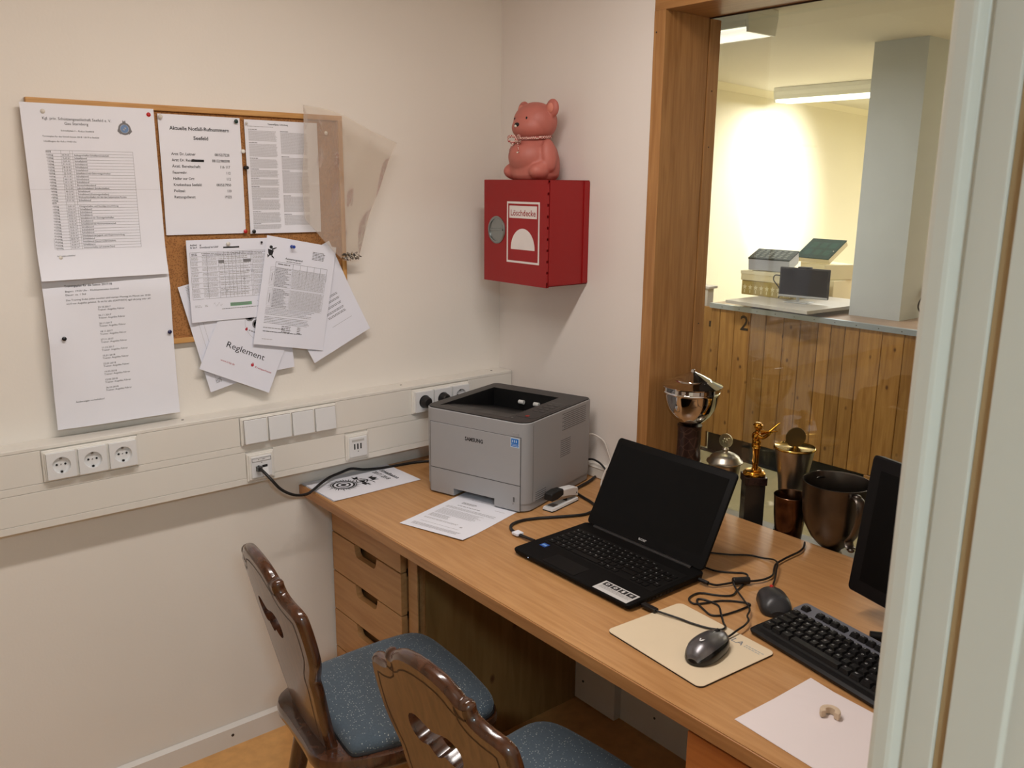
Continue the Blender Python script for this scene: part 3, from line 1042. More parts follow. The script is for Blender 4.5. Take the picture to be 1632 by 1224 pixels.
for i in range(1, nr):
    if i == 17:
        continue
    v = rows[i + 1] + .0018
    S.t('Freitag' if i < nr - 1 else 'Samstag', .042, v, .0040, 1, w=.016)
    S.t('%02d.%02d.1%d' % ((i * 7) % 28 + 1, (9 + i // 4 - 1) % 12 + 1, 8 if i < 17 else 9), .077, v, .0036, 1, w=.015)
    S.t(what.get(i, 'Schießabend'), .103, v, .0038, 1, w=.0021 * len(what.get(i, 'Schießabend')) + .004)
S.t('Änderungen vorbehalten!', .042, .054, .0034, 1, w=.040)
S.r(.0, .2095, W, .2099, 3)
S.done('notice_sheet', 'large club schedule sheet with a long date table, upper left on the cork board')


# --- training plan below it
def curl2(u, v):
    d = .005 + .0025 * sin(u * 17 + v * 8)
    d += .012 * max(0, 1 - abs(v - .215) / .13) * max(0, (.07 - u) / .07)
    d += .010 * (abs(v - .215) / .215) ** 1.5 * (.4 + .6 * u / .3)
    if v > .33:
        d -= .012 * ((v - .33) / .07)
    return max(d, .0012)


S = Sheet(.294, .386, wallmap((-1.3985, 1.049), -0.1, -.0165, curl2), 16, 36)
H = S.H
S.t('Trainingsplan für die Saison 2017/18', .048, .345, .0050, 1, bold=.014, w=.108)
S.t('Beginn: 19:00 Uhr - Klubkameraden Seefeld', .048, .333, .0042, 1, w=.122).t('Dauer: ca. 1 Std', .048, .3245, .0042, 1, w=.046)
S.t('Das Training findet jeden zweiten und vierten Montag im Monat um 19:00', .048, .312, .0042, 1, w=.196).t('wird von Angelika geleitet. Es ist für alle (GAST/DSV) egal ob jung oder alt!', .048, .3035, .0042, 1, w=.196)
for i, d in enumerate(('23.10.2017', '06.11.2017', '20.11.2017', '18.11.2017', '27.11.2017', '11.12.2017', '15.01.2018', '22.01.2018', '19.02.2018', '12.03.2018', '26.03.2018')):
    S.t(d, .118, .290 - i * .0202, .0042, 1, w=.030).t('Trainer: Angelika Führer', .118, .2835 - i * .0202, .0042, 1, w=.062)
S.t('Änderungen vorbehalten!', .046, .062, .0042, 1, w=.066)
S.done('notice_sheet', 'training plan with a centred list of dates, hanging lowest on the left over the frame')

# --- emergency numbers
S = Sheet(.210, .297, wallmap((-1.0990, 1.5095), -.15, -.0125, lambda u, v: .002 + .002 * sin(v * 11)), 8, 12)
H = S.H
S.t('Aktuelle Notfall-Rufnummern', .103, H - .037, .0086, 1, bold=.02, w=.152, align='c').t('Seefeld', .104, H - .0595, .0086, 1, bold=.02, w=.038, align='c')
for i, (a, c) in enumerate((('Arzt: Dr. Leitner', '08152/7228'), ('Arzt: Dr. Reis/B', '08152/980598'), ('Ärztl. Bereitschaft:', '116 117'), ('Feuerwehr:', '112'), ('Helfer vor Ort:', '112'), ('Krankenhaus Seefeld:', '08152/7950'), ('Polizei:', '110'), ('Rettungsdienst:', '19222'))):
    v = H - .0985 - i * .0152
    S.t(a, .0265, v, .0066, 1, bold=.012, w=.0036 * len(a)).t(c, .176, v, .0066, 1, bold=.012, align='r', w=.0039 * len(c))
    if i == 1:
        S.r(.076, v - .0005, .108, v + .0055, 1, .0007)
S.done('notice_sheet', 'white sheet headed Aktuelle Notfall-Rufnummern with a short list of phone numbers')

# --- dense two column rules
S = Sheet(.210, .297, wallmap((-0.8765, 1.5070), -.1, -.0135, lambda u, v: .001 + .0015 * sin(v * 9 + 1)), 8, 12)
H = S.H
S.t('Trainerverfügung - Lichtordnung', .094, H - .0115, .0044, 1, bold=.012, w=.058, align='c')
S.words(.008, H - .016, .085, H - .0185, .004, 3)
for u0, blocks in ((.010, ((.024, .030), (.058, .036), (.098, .025), (.126, .022), (.150, .020), (.172, .030), (.204, .030), (.238, .030), (.270, .016))), (.100, ((.026, .060), (.092, .034), (.130, .060), (.196, .045), (.246, .030)))):
    for (a, l) in blocks:
        S.words(u0, H - a, u0 + .024, H - a - .002, .0026, 2, .9, .0016)
        S.words(u0, H - a - .0035, u0 + .080, H - a - l, .0021, 3, .93, .0011)
S.done('notice_sheet', 'densely printed two column rules sheet, partly covered by the plastic bag')

# --- sheets of the lower cluster, from the back to the front
S = Sheet(.210, .297, wallmap((-1.0150, 1.0865), 13.0, -.0175), 4, 4)
S.words(.018, .292, .060, .200, .004, 3).words(.022, .030, .040, .018, .0032, 2)
S.grid(.02, .03, .06, .29, (.024, .036), (), 3)
S.done('notice_sheet', 'sheet mostly hidden under the Reglement flyer, its lower corner sticking out below', M_PAPER2)
S = Sheet(.200, .280, wallmap((-0.9680, 1.1130), 4.0, -.0180), 4, 4)
S.words(.11, .060, .170, .055, .006, 2)
S.done('notice_sheet', 'sheet peeking out right of the Reglement flyer below the results sheet', M_PAPER2)
S = Sheet(.205, .290, wallmap((-0.7110, 1.1320), 24.5, -.0195, lambda u, v: .010 * max(0, .12 - v) / .12), 6, 10)
S.words(.112, .186, .140, .182, .011, 2).words(.112, .170, .146, .158, .008, 2)
for i, q in enumerate((.142, .128, .113, .098, .086)):
    S.words(.100, q + .006, .162, q, .0036, 2, .95, .0018)
S.r(.100, .062, .170, .0626, 2)
S.done('notice_sheet', 'sheet fanned out to the right behind the results sheet, turned anticlockwise', M_PAPER2)
S = Sheet(.212, .215, wallmap((-1.0450, 1.1570), -26.0, -.0215, lambda u, v: .006 * max(0, .1 - v) / .1), 8, 8)
S.t('Reglement', .046, .080, .0165, 1, w=.118).t('www.k1kp.de', .046, .040, .0052, 4, w=.042).t('Kreissparkasse', .146, .053, .0052, 4, w=.052)
S.disc(.137, .058, .0045, 4).r(.1352, .0595, .1388, .0640, 4).r(.1352, .0605, .137, .0615, 0, .0006)
S.disc(.125, .185, .058, 3, 40, .0573).disc(.079, .180, .0130, 2, 18).disc(.079, .180, .0090, 3).t('S', .079, .1765, .007, 1, bold=.02, align='c').disc(.106, .168, .0130, 2, 18).disc(.106, .168, .0090, 3).t('K', .106, .1645, .007, 1, bold=.02, align='c')
S.disc(.084, .144, .0036, 4).r(.0825, .146, .0855, .1495, 4).words(.091, .146, .115, .144, .006, 2)
S.done('flyer', 'white flyer headed Reglement, tilted at the bottom of the sheet cluster', M_PAPER2, cat='flyer')
S = Sheet(.245, .214, wallmap((-1.0560, 1.2815), 0.0, -.0245, lambda u, v: .005 * max(0, .06 - v) / .06 * abs(u / .245 - .4) + .004 * max(0, (.03 - u) / .03)), 10, 10)
S.t('Aufstellung', .010, .199, .0046, 1, bold=.014, w=.030).t('für den Rundenwettkampf bei LG/LP', .010, .1925, .0046, 1, bold=.014, w=.075)
S.r(.098, .1905, .142, .1945, 1)
us = (.008, .052, .083, .098, .110, .120, .130, .142, .151, .172, .176, .232)
vs = (.182, .171, .158, .144, .130, .116, .102, .088, .075, .060)
S.grid(.008, .060, .232, .182, us, vs, 2, .0006)
S.words(.012, .179, .225, .174, .004, 2)
for q in vs[1:-1]:
    S.words(.010, q - .002, .080, q - .011, .0033, 3, .95)
    S.words(.178, q - .002, .230, q - .011, .0033, 3, .95)
    S.words(.085, q - .002, .170, q - .011, .0045, 3, .9)
S.r(.083, .152, .098, .160, 2, .0004).r(.151, .152, .172, .160, 2, .0004)
S.r(.108, .036, .168, .045, 5).words(.110, .0435, .165, .038, .003, 2).words(.012, .044, .05, .040, .0035, 3).words(.085, .031, .20, .028, .0035, 2)
for k, u in enumerate((.062, .182)):
    pts = [(u + .004 * i, .043 + .006 * sin(i * 2.1 + k)) for i in range(7)]
    for a, c in zip(pts, pts[1:]):
        S.poly([a, (c[0], c[1] - .0006), (c[0], c[1] + .0006)], 2)
for (u, v) in ((.158, .128), .144 and (.172, .124), (.148, .105), (.098, .075)):
    S.t('11', u, v, .0045, 1, bold=.02)
S.done('form_sheet', 'landscape table form with a green signature strip, left of the results sheet', M_PAPER2)
S = Sheet(.212, .300, wallmap((-0.8930, 1.2085), -11.3, -.0275, lambda u, v: .002 * sin(v * 12) + .004 * max(0, .08 - v) / .08), 8, 12)
_m0 = S.mp
S.mp = lambda u, v, w: _m0(.022 + (u - .048) * 1.083, v, w)
S.disc(.042, .270, .0045, 1).poly([(.034, .264), (.050, .262), (.048, .250), (.040, .246), (.036, .254)], 1).poly([(.044, .252), (.052, .244), (.054, .240), (.046, .244)], 1).poly([(.034, .250), (.040, .246), (.036, .240)], 1).poly([(.044, .266), (.056, .272), (.057, .270), (.046, .262)], 1)
S.words(.158, .276, .194, .252, .0040, 2).t('Auswertungsstand', .108, .243, .0052, 1, bold=.015, w=.048, align='c').words(.088, .2385, .130, .237, .004, 2)
gx = [.060, .108, .128] + [.128 + .0095 * i for i in range(1, 9)]
S.grid(.060, .196, .205, .233, (.060, .108, .128, .148, .168, .186, .205), (.233, .218), 1)
S.grid(.048, .168, .205, .218, [.048, .060] + gx, [.218 - .0041 * i for i in range(14)], 3, .0005)
S.grid(.048, .110, .205, .160, [.048, .060] + gx, [.160 - .0041 * i for i in range(14)], 3, .0005)
for v1, v0 in ((.2175, .166), (.1595, .108)):
    S.words(.062, v1 - .001, .106, v0, .0041, 2, .6, .0014).words(.110, v1 - .001, .203, v0, .0041, 3, .96, .0014)
S.words(.066, .229, .100, .227, .006, 2, .9).r(.0535, .18, .0545, .20, 1).r(.0535, .12, .0545, .145, 1)
S.words(.048, .104, .190, .086, .0042, 2, .8, .0012).words(.048, .080, .190, .060, .0042, 2, .8, .0012).words(.098, .058, .124, .040, .0050, 2).words(.142, .058, .152, .040, .0050, 2)
S.words(.048, .050, .110, .048, .004, 2).words(.048, .040, .165, .038, .004, 1).words(.048, .018, .078, .0165, .0035, 3)
S.done('notice_sheet', 'results sheet with two number tables and a small sports emblem, front of the cluster', M_PAPER2)

# ================================================================= PINS
PINC = {'clear': mat('pin_clear', (206, 200, 190), .25), 'white': mat('pin_white', (232, 228, 220), .3), 'red': mat('pin_red', (186, 30, 30), .3), 'black': mat('pin_black', (22, 22, 26), .3), 'blue': mat('pin_blue', (30, 62, 150), .3), 'green': mat('pin_green', (22, 52, 46), .3), 'navy': mat('pin_navy', (28, 30, 74), .3)}
pins = [('clear', -1.356, 1.797, 0, 'pale pin at the top left of the large schedule sheet'), ('red', -1.121, 1.802, 0, 'red pin at the top right of the large schedule sheet'),
        ('clear', -1.093, 1.799, 0, 'pale pin at the top left of the emergency number sheet'), ('green', -.900, 1.797, 0, 'dark green pin at the top right of the emergency number sheet'),
        ('red', -.892, 1.514, 0, 'red pin at the bottom right of the emergency number sheet'), ('black', -.868, 1.513, 0, 'black pin at the bottom left of the two column rules sheet'),
        ('white', -.8855, 1.722, 0, 'white pin in the cork gap between the two upper sheets'), ('black', -.8815, 1.680, 1, 'black push pin in the cork gap below the white pin'),
        ('clear', -1.352, 1.464, 0, 'pale pin near the bottom left of the large schedule sheet'), ('clear', -1.117, 1.453, 0, 'pale pin near the bottom right of the large schedule sheet'),
        ('black', -1.365, 1.273, 0, 'black pin at the left edge of the training plan'), ('navy', -1.114, 1.264, 0, 'dark blue pin at the right edge of the training plan'),
        ('clear', -.945, 1.483, 0, 'pale pin at the top middle of the landscape form'), ('blue', -.765, 1.469, 1, 'blue push pin at the top of the results sheet'),
        ('black', -.852, 1.484, 2, 'tiny black pin at the top right corner of the landscape form'), ('white', -.644, 1.778, 0, 'white pin holding the plastic bag'),
        ('clear', -.872, 1.794, 2, 'tiny pale pin at the top left of the two column rules sheet')]
PINY = {10: -.034, 11: -.026, 13: -.0305, 8: -.024, 9: -.022, 12: -.027, 14: -.027, 15: -.022}
for i, (c, x, z, kind, lab) in enumerate(pins):
    m = MB()
    m.T = Matrix(((1, 0, 0, 0), (0, 0, -1, 0), (0, 1, 0, 0), (0, 0, 0, 1)))
    if kind == 1:
        m.lathe([(0, -.004), (.0045, -.004), (.0048, -.002), (.0032, 0), (.0028, .006), (.0045, .010), (.0045, .012), (0, .0125)], 16)
    else:
        r = .0052 if kind == 0 else .003
        m.lathe([(0, -.004), (.0008, -.004), (.0008, 0), (r, 0), (r, .0014), (r * .7, .0028), (0, .0034)], 18)
    y = PINY.get(i, -.0185)
    tag(m.build('thumbtack' if kind != 1 else 'push_pin', PINC[c], smooth=40, loc=(x, y - .001, z), rot=(0, 0, 0)), lab, 'pin')

# ================================================================= PLASTIC BAG
outl = [(-0.722, 1.847), (-0.660, 1.842), (-0.600, 1.827), (-0.520, 1.790), (-0.439, 1.757), (-0.470, 1.690), (-0.521, 1.573), (-0.548, 1.490), (-0.566, 1.438), (-0.590, 1.424), (-0.614, 1.424), (-0.638, 1.447), (-0.680, 1.490), (-0.730, 1.545), (-0.733, 1.640), (-0.724, 1.740)]
cx, cz = -.61, 1.66


def bag_side(sgn, ph):
    m = MB()
    ls = []
    K = 9
    dense = []
    n = len(outl)
    for i in range(n):
        for k in range(4):
            a, c = outl[i], outl[(i + 1) % n]
            dense.append((a[0] + (c[0] - a[0]) * k / 4, a[1] + (c[1] - a[1]) * k / 4))
    for k in range(K + 1):
        t = 1 - k / K
        l = []
        for (x, z) in dense:
            X, Z = cx + (x - cx) * t, cz + (z - cz) * t
            bul = .018 * (1 - t ** 2) * (.35 + .65 * max(0, min(1, (1.80 - Z) / .3)))
            rip = .004 * sin(46 * X + 19 * Z + ph) + .003 * sin(75 * X - 33 * Z + ph * 2)
            out = max(0, (X + .60)) * .10
            l.append((X, -.046 - out - sgn * bul - rip * (1 if t > .1 else .5), Z))
        ls.append(l)
    m.loops(ls, 0, False, True)
    return m


M_BAG = clear('bag_film', (.97, .96, .94), 1.45, .20, .20, (224, 212, 200), 1.0, gloss=.45)
bg = thing('plastic_bag', 'crumpled clear plastic bag pinned over the right edge of the cork board', 'bag', (0, 0, 0))
bag_side(1, 0).build('front_film', M_BAG, bg, smooth=180)
bag_side(-.3, 1.7).build('back_film', M_BAG, bg, smooth=180)
k = MB()
random.seed(3)
for i in range(46):
    a = random.uniform(0, 2 * pi)
    rr = random.uniform(0, 1) ** .5
    x, z = -.592 + .030 * rr * cos(a), 1.437 + .011 * rr * sin(a)
    y = -.050 + random.uniform(-.008, .008)
    r = random.uniform(.0022, .0045)
    rot = Matrix.Rotation(random.uniform(0, 3), 4, Vector((random.random(), random.random(), random.random() + .1)))
    if i % 3:
        k.ball((x, y, z), (r, r, r * .5), 8, 6, i % 3, rot)
    else:
        k.T = Matrix.Translation((x, y, z)) @ rot
        k.lathe([(0, -.003), (r, -.003), (r, -.0018), (.0012, -.0015), (.001, .004), (0, .005)], 8, mi=i % 2)
        k.T = None
tag(k.build('spare_pins', [mat('pin_brass', (140, 120, 84), .3, .8), mat('pin_dark', (62, 54, 48), .4), mat('pin_steel', (176, 170, 160), .25, .8)], smooth=40), 'handful of small pins lying in the bottom of the plastic bag', 'pins', kind='stuff')
random.seed(11)

# ================================================================= RED FIRE BLANKET BOX
M_REDP = mat('red_paint', (146, 12, 16), 0.45, var=.03, scale=4)
M_STK = mat('sticker_white', (226, 218, 214), .5)
fb = thing('fire_blanket_box', 'red metal fire blanket box on the wall beside the window', 'box', (0, -0.418, 1.3535))
b = MB()
b.box((-.1545, .0, 0.0), (-.0006, .0016, .303))
b.box((-.1545, .2944, 0.0), (-.0006, .296, .303))
b.box((-.1545, 0, -.0005), (-.0006, .296, .0016))
b.box((-.158, -.0005, .3014), (-.0006, .2965, .303))
b.box((-.004, 0, 0), (-.0006, .296, .303))
b.rbox((-.022, -.0035, .003), (-.0008, .0, .300), .0008)
b.build('body', M_REDP, fb)
d = MB()
d.box((-.1605, .0035, -.004), (-.1570, .2985, .3025))
d.box((-.1605, .0035, -.004), (-.150, .0047, .296))
d.box((-.1605, .2970, -.004), (-.150, .2985, .3025))
door = d.build('door', M_REDP, fb, bevel=.0008)
h = MB()
for i in range(9):
    h.cyl((-.1595, .0012, .012 + i * .032), (-.1595, .0012, .036 + i * .032), .0026, 10, 0)
h.build('hinge', M_REDP, door)
s = MB()
mpS = lambda x, y, z: (-.1606 - z, .186 - x, .060 + y)
s.add([mpS(*q) for q in ((0, 0, .0002), (.150, 0, .0002), (.150, .180, .0002), (0, .180, .0002))], [(0, 1, 2, 3)], 0)
s.add([mpS(*q) for q in ((.006, .006, .0004), (.144, .006, .0004), (.144, .174, .0004), (.006, .174, .0004))], [(0, 1, 2, 3)], 1)
s.add([mpS(*q) for q in ((.012, .132, .0006), (.138, .132, .0006), (.138, .168, .0006), (.012, .168, .0006))], [(0, 1, 2, 3)], 0)
s.text('Löschdecke', .075, .139, .0175, 1, .0008, w=.115, bold=.01, align='c', mp=mpS)
arc = [(.020, .040), (.130, .040)] + [(.075 + .055 * cos(pi * k / 24), .042 + .060 * sin(pi * k / 24)) for k in range(25)]
s.add([mpS(x, y, .0006) for x, y in arc], [tuple(range(len(arc)))], 0)
s.build('sticker', [M_STK, mat('sticker_red', (150, 16, 22), .5)], door)
m = MB()
m.T = Matrix(((0, 0, -1, -.1606), (1, 0, 0, .235), (0, 1, 0, .1535), (0, 0, 0, 1)))
m.lathe([(0.034, 0.0), (.0415, 0.0), (.0415, .002), (.038, .0045), (.034, .003), (.0335, -.0005), (.030, -.012), (.012, -.014), (0, -.014)], 36)
m.build('lock_ring', mat('zinc', (150, 156, 156), .3, .9, var=.03), door, smooth=35)
m = MB()
m.rbox((-.1640, .204, .151), (-.150, .266, .157), .001)
m.build('lock_grip', MATS['zinc'], door)

# ================================================================= BEAR MONEY BANK
M_BEAR = mat('terracotta', (184, 106, 94), 0.55, var=.08, scale=14, bump=.1, bscale=90)
br = thing('bear_figure', 'pink terracotta bear money box sitting on the red box', 'figurine', (-.092, -.272, 1.6568), pi)


def blob(rem, parts):
    """one continuous surface from overlapping ellipsoids"""
    mb_ = MB()
    for c, r, rot in parts:
        mb_.ball(c, r, 24, 16, 0, rot)
    return mb_


bd_ = MB()
# local +x is the direction the bear faces, z up
RX = lambda a: Matrix.Rotation(a, 3, 'X')
RY = lambda a: Matrix.Rotation(a, 3, 'Y')
bd_.lathe([(0, .0), (.066, .0), (.075, .012), (.078, .035), (.076, .062), (.068, .088), (.055, .108), (.046, .118), (.040, .124), (.040, .130)], 36, (-.006, 0, 0), sx=.92, sy=1.0)
bd_.ball((.012, 0, .066), (.068, .066, .056), 28, 18)
bd_.ball((-.004, 0, .166), (.062, .070, .057), 32, 22)          # head
bd_.ball((.012, 0, .150), (.056, .060, .040), 28, 18)           # cheeks
bd_.ball((.047, 0, .147), (.020, .027, .020), 22, 16)            # muzzle
for s_ in (-1, 1):
    bd_.ball((.020, .050 * s_, .025), (.044, .030, .027), 22, 14, 0, Matrix.Rotation(.45 * s_, 3, 'Z'))   # thigh / foot
    bd_.ball((.002, .070 * s_, .070), (.026, .019, .048), 20, 14, 0, RX(.18 * s_))    # arm
    bd_.ball((.022, .066 * s_, .036), (.022, .016, .018), 16, 10)
    bd_.ball((-.014, .064 * s_, .203), (.013, .025, .027), 20, 14)   # ear
bo = bd_.build('body', M_BEAR, br, smooth=180)
rm = bo.modifiers.new('remesh', 'REMESH')
rm.mode, rm.voxel_size, rm.use_smooth_shade = 'VOXEL', 0.0030, True
smd = bo.modifiers.new('smooth', 'SMOOTH')
smd.factor, smd.iterations = 0.5, 8
for s_ in (-1, 1):
    MB().ball((.0515, .026 * s_, .174), (.0035, .0032, .0042), 12, 8).build('eye', M_DARK, br, smooth=180)
    MB().ball((-.0035, .065 * s_, .203), (.006, .014, .015), 14, 10).build('inner_ear', mat('terracotta_pale', (214, 134, 116), .6), br, smooth=180)
MB().ball((.0665, 0, .156), (.0045, .010, .006), 16, 10).build('nose', M_DARK, br, smooth=180)
MB().ball((.0695, -.002, .152), (.0035, .005, .0040), 12, 8).build('nose_chip', mat('chip_white', (226, 220, 206), .6), br, smooth=180)
MB().ball((.077, .016, .077), (.002, .0035, .0022), 10, 6).build('belly_chip', MATS['chip_white'], br, smooth=180)


def gingham():
    m, nt, b = _new('gingham_ribbon')
    tc = nt.nodes.new('ShaderNodeTexCoord')
    ck = nt.nodes.new('ShaderNodeTexChecker')
    ck.inputs['Scale'].default_value = 260
    ck.inputs[1].default_value = lin((150, 40, 44))
    ck.inputs[2].default_value = lin((228, 200, 186))
    nt.links.new(tc.outputs['Object'], ck.inputs['Vector'])
    nt.links.new(ck.outputs['Color'], b.inputs['Base Color'])
    b.inputs['Roughness'].default_value = .8
    return m


rb = MB()
# band round the neck
ls = []
for r_, z_ in ((.0485, .1175), (.0500, .1185), (.0500, .1245), (.0485, .1255)):
    ls.append([(-.004 + r_ * 1.06 * cos(2 * pi * i / 40) + .004, r_ * 1.08 * sin(2 * pi * i / 40), z_ - .004 * cos(2 * pi * i / 40)) for i in range(40)])
rb.loops(ls + [ls[0]], 0, False, False)
kx, kz = .060, .112


def strip(pts, w=.0065):
    P = [Vector(p) for p in pts]
    vs, fs = [], []
    for i, p in enumerate(P):
        vs += [p + Vector((0.0, 0, w / 2)), p - Vector((0.0, 0, w / 2))]
        if i:
            k_ = 2 * i
            fs.append((k_ - 2, k_ - 1, k_ + 1, k_))
    rb.add(vs, fs)


for s_ in (-1, 1):
    lp = []
    for k_ in range(17):
        a = 2 * pi * k_ / 16
        lp.append((kx + .006 + .010 * sin(a / 2) ** 2 + .003 * sin(a), s_ * (.015 - .015 * cos(a)), kz + .009 * sin(a) + .003))
    strip(lp, .008)
    strip([(kx + .008, s_ * .002, kz), (kx + .014, s_ * .012, kz - .010), (kx + .016, s_ * .018, kz - .024), (kx + .017, s_ * .022, kz - .034)], .007)
rb.ball((kx + .007, 0, kz), (.006, .006, .006), 10, 8)
ro = rb.build('ribbon', gingham(), br, smooth=60)
sm_ = ro.modifiers.new('solid', 'SOLIDIFY')
sm_.thickness = .0012

# ================================================================= DESK TOP AND CABINETS
DZ = 0.765
M_BEECH = wood('beech_laminate', (194, 146, 96), (176, 127, 78), 'y', 5.5, 15.0, 0.33)
M_BEECHF = wood('beech_front', (198, 150, 98), (180, 131, 80), 'y', 5.0, 12.0, 0.42)
M_BEECHE = wood('beech_edge', (186, 134, 84), (160, 110, 64), 'y', 5.0, 12.0, 0.4)
M_PINED = wood('pine_side', (156, 118, 68), (134, 98, 52), 'z', 4.0, 9.0, 0.5, knots=1.0, kscale=5.0)
dk = thing('desk_top', 'long beech coloured desk top fitted along the window wall', 'desk top', (0, 0, DZ))
poly = [(-0.762, -0.002), (-0.762, -1.995), (0.055, -1.995), (0.055, -0.6965), (-0.013, -0.6965), (-0.013, -0.650), (-0.001, -0.650), (-0.001, -0.002)]
m = MB()
m.prism(poly, -0.028, 0.0)
m.build('top', M_BEECH, dk, bevel=.0015)
MB().rbox((-0.7655, -1.995, -0.0285), (-0.7623, -0.002, -0.0006), .0012).build('front_edge', M_BEECHE, dk)

dc = thing('drawer_cabinet', 'beech drawer cabinet with routed grips under the left end of the desk', 'cabinet', (-0.645, -0.016, 0))
c = MB()
c.box((0.0, -.018, 0.0), (0.60, 0.0, .7355))
c.box((0.0, -.443, 0.0), (0.60, -.425, .7355))
c.box((0.0, -.425, 0.04), (0.60, -.018, .058)).box((.58, -.425, .058), (.60, -.018, .7355))
c.box((0.0, -.425, 0.715), (0.60, -.018, .7355))
c.build('carcass', M_BEECHE, dc)
MB().rbox((-.004, -.443, 0.0), (.016, -.398, .735), .001).build('front_post', M_BEECHF, dc)
MB().box((0.020, -.4485, 0.0), (0.598, -.4432, .735)).build('side_panel', M_PINED, dc)
dz = [(0.597, .7335), (.468, .593), (.338, .464), (.208, .334), (.062, .204)]
for i, (z0, z1) in enumerate(dz):
    W0, W1 = -.386, .008       # y range of the front relative to the cabinet
    m = MB()
    # front with a cut-away grip at the upper edge (the topmost front has none: its grip belongs to the one below)
    if i == 0:
        m.rbox((-.0205, W0, z0), (-.0008, W1, z1), .0015)
    else:
        ya, yb, dep = -.256, -.127, .036
        pr = [(W1, z0), (W1, z1), (yb, z1), (yb - .002, z1 - .010)]
        for k in range(6):
            a = pi * k / 10
            pr.append((yb - .004 - .018 * (1 - cos(a)), z1 - .014 - (dep - .014) * sin(a)))
        for k in range(6):
            a = pi / 2 - pi * k / 10
            pr.append((ya + .004 + .018 * (1 - cos(a)), z1 - .014 - (dep - .014) * sin(a)))
        pr += [(ya + .002, z1 - .010), (ya, z1), (W0, z1), (W0, z0)]
        vs = [(-.0205, y, z) for y, z in pr] + [(-.0008, y, z) for y, z in pr]
        n = len(pr)
        m.add(vs, [tuple(range(n)), tuple(range(2 * n - 1, n - 1, -1))] + [(k, n + k, n + (k + 1) % n, (k + 1) % n) for k in range(n)])
    o = m.build('drawer_front', M_BEECHF, dc, bevel=.001)
    b = MB()
    b.box((-.0005, W0 + .004, z0 + .006), (.40, W0 + .016, z1 - .014)).box((-.0005, W1 - .026, z0 + .006), (.40, W1 - .014 - .010, z1 - .014)).box((-.0005, W0 + .016, z0 + .006), (.40, W1 - .026, z0 + .014))
    b.build('drawer_box', M_BEECHE, o)
    if i:
        MB().box((.013, -.268, z1 - .052), (.0145, -.115, z1 - .008)).build('grip_recess', mat('grip_wood', (150, 104, 60), .5), o)

d2 = thing('drawer_cabinet', 'drawer cabinet with an orange beech front at the right end of the desk', 'cabinet', (-0.752, -1.474, 0))
c = MB().box((0.040, -0.470, 0.0), (0.68, 0.0, .7345))
c.build('carcass', mat('cabinet_shade', (34, 27, 22), .6), d2)  # near-black: the shadow on the cabinet side is put into the colour
M_BEECHO = wood('beech_orange', (204, 128, 62), (184, 108, 48), 'y', 5, 12, .4)
for z0, z1 in ((.640, .7225), (.50, .634), (.36, .494), (.22, .354), (.05, .214)):
    MB().rbox((0.0, -0.470, z0), (.0385, 0.004, z1), .0015).build('drawer_front', M_BEECHO, d2)

# ================================================================= CHAIRS
M_WALN = wood('walnut_varnish', (84, 48, 28), (52, 29, 17), 'z', 7.0, 8.0, 0.22, coat=0.6)
M_WALNF = wood('walnut_face_sheen', (112, 80, 54), (90, 63, 41), 'z', 9.0, 10.0, 0.32, coat=0.4)  # rear of the back: its greyish reflection is put into the lighter colour
M_GROOVE = mat('carved_groove', (46, 22, 12), .5)
M_CLOTH = speckle('blue_cloth', (70, 82, 92), (166, 170, 164))

# half outline of the carved back, from the finial down (half width, height)
HALF = [(.004, .4544), (.020, .4538), (.053, .4470), (.078, .4340), (.092, .4220), (.104, .4235), (.114, .4160), (.115, .3980), (.138, .3860), (.168, .3780), (.1864, .365), (.1924, .340), (.1936, .310),
        (.1910, .275), (.184, .245), (.166, .213), (.152, .190), (.150, .160), (.139, .110), (.1292, .060), (.1200, .000), (.118, -.035)]


def resample(pts, step):
    out = [Vector(pts[0])]
    acc = 0.0
    for a, b in zip(pts, pts[1:]):
        a, b = Vector(a), Vector(b)
        L = (b - a).length
        t = step - acc
        while t <= L:
            out.append(a + (b - a) * (t / L))
            t += step
        acc = (acc + L) % step if L else acc
    return out


def smooth_poly(pts, sub=4):
    P = [Vector(p) for p in pts]
    out = []
    n = len(P)
    for i in range(n):
        p0, p1, p2, p3 = P[i - 1], P[i], P[(i + 1) % n], P[(i + 2) % n]
        for k in range(sub):
            t = k / sub
            out.append(0.5 * ((2 * p1) + (-p0 + p2) * t + (2 * p0 - 5 * p1 + 4 * p2 - p3) * t * t + (-p0 + 3 * p1 - 3 * p2 + p3) * t ** 3))
    return out


def inset(poly, d):
    """offset a counter-clockwise loop inwards by d"""
    n = len(poly)
    out = []
    for i in range(n):
        a, b = poly[i - 1], poly[(i + 1) % n]
        t = (b - a).normalized()
        nrm = Vector((-t.y, t.x))
        out.append(poly[i] + nrm * d)
    return out


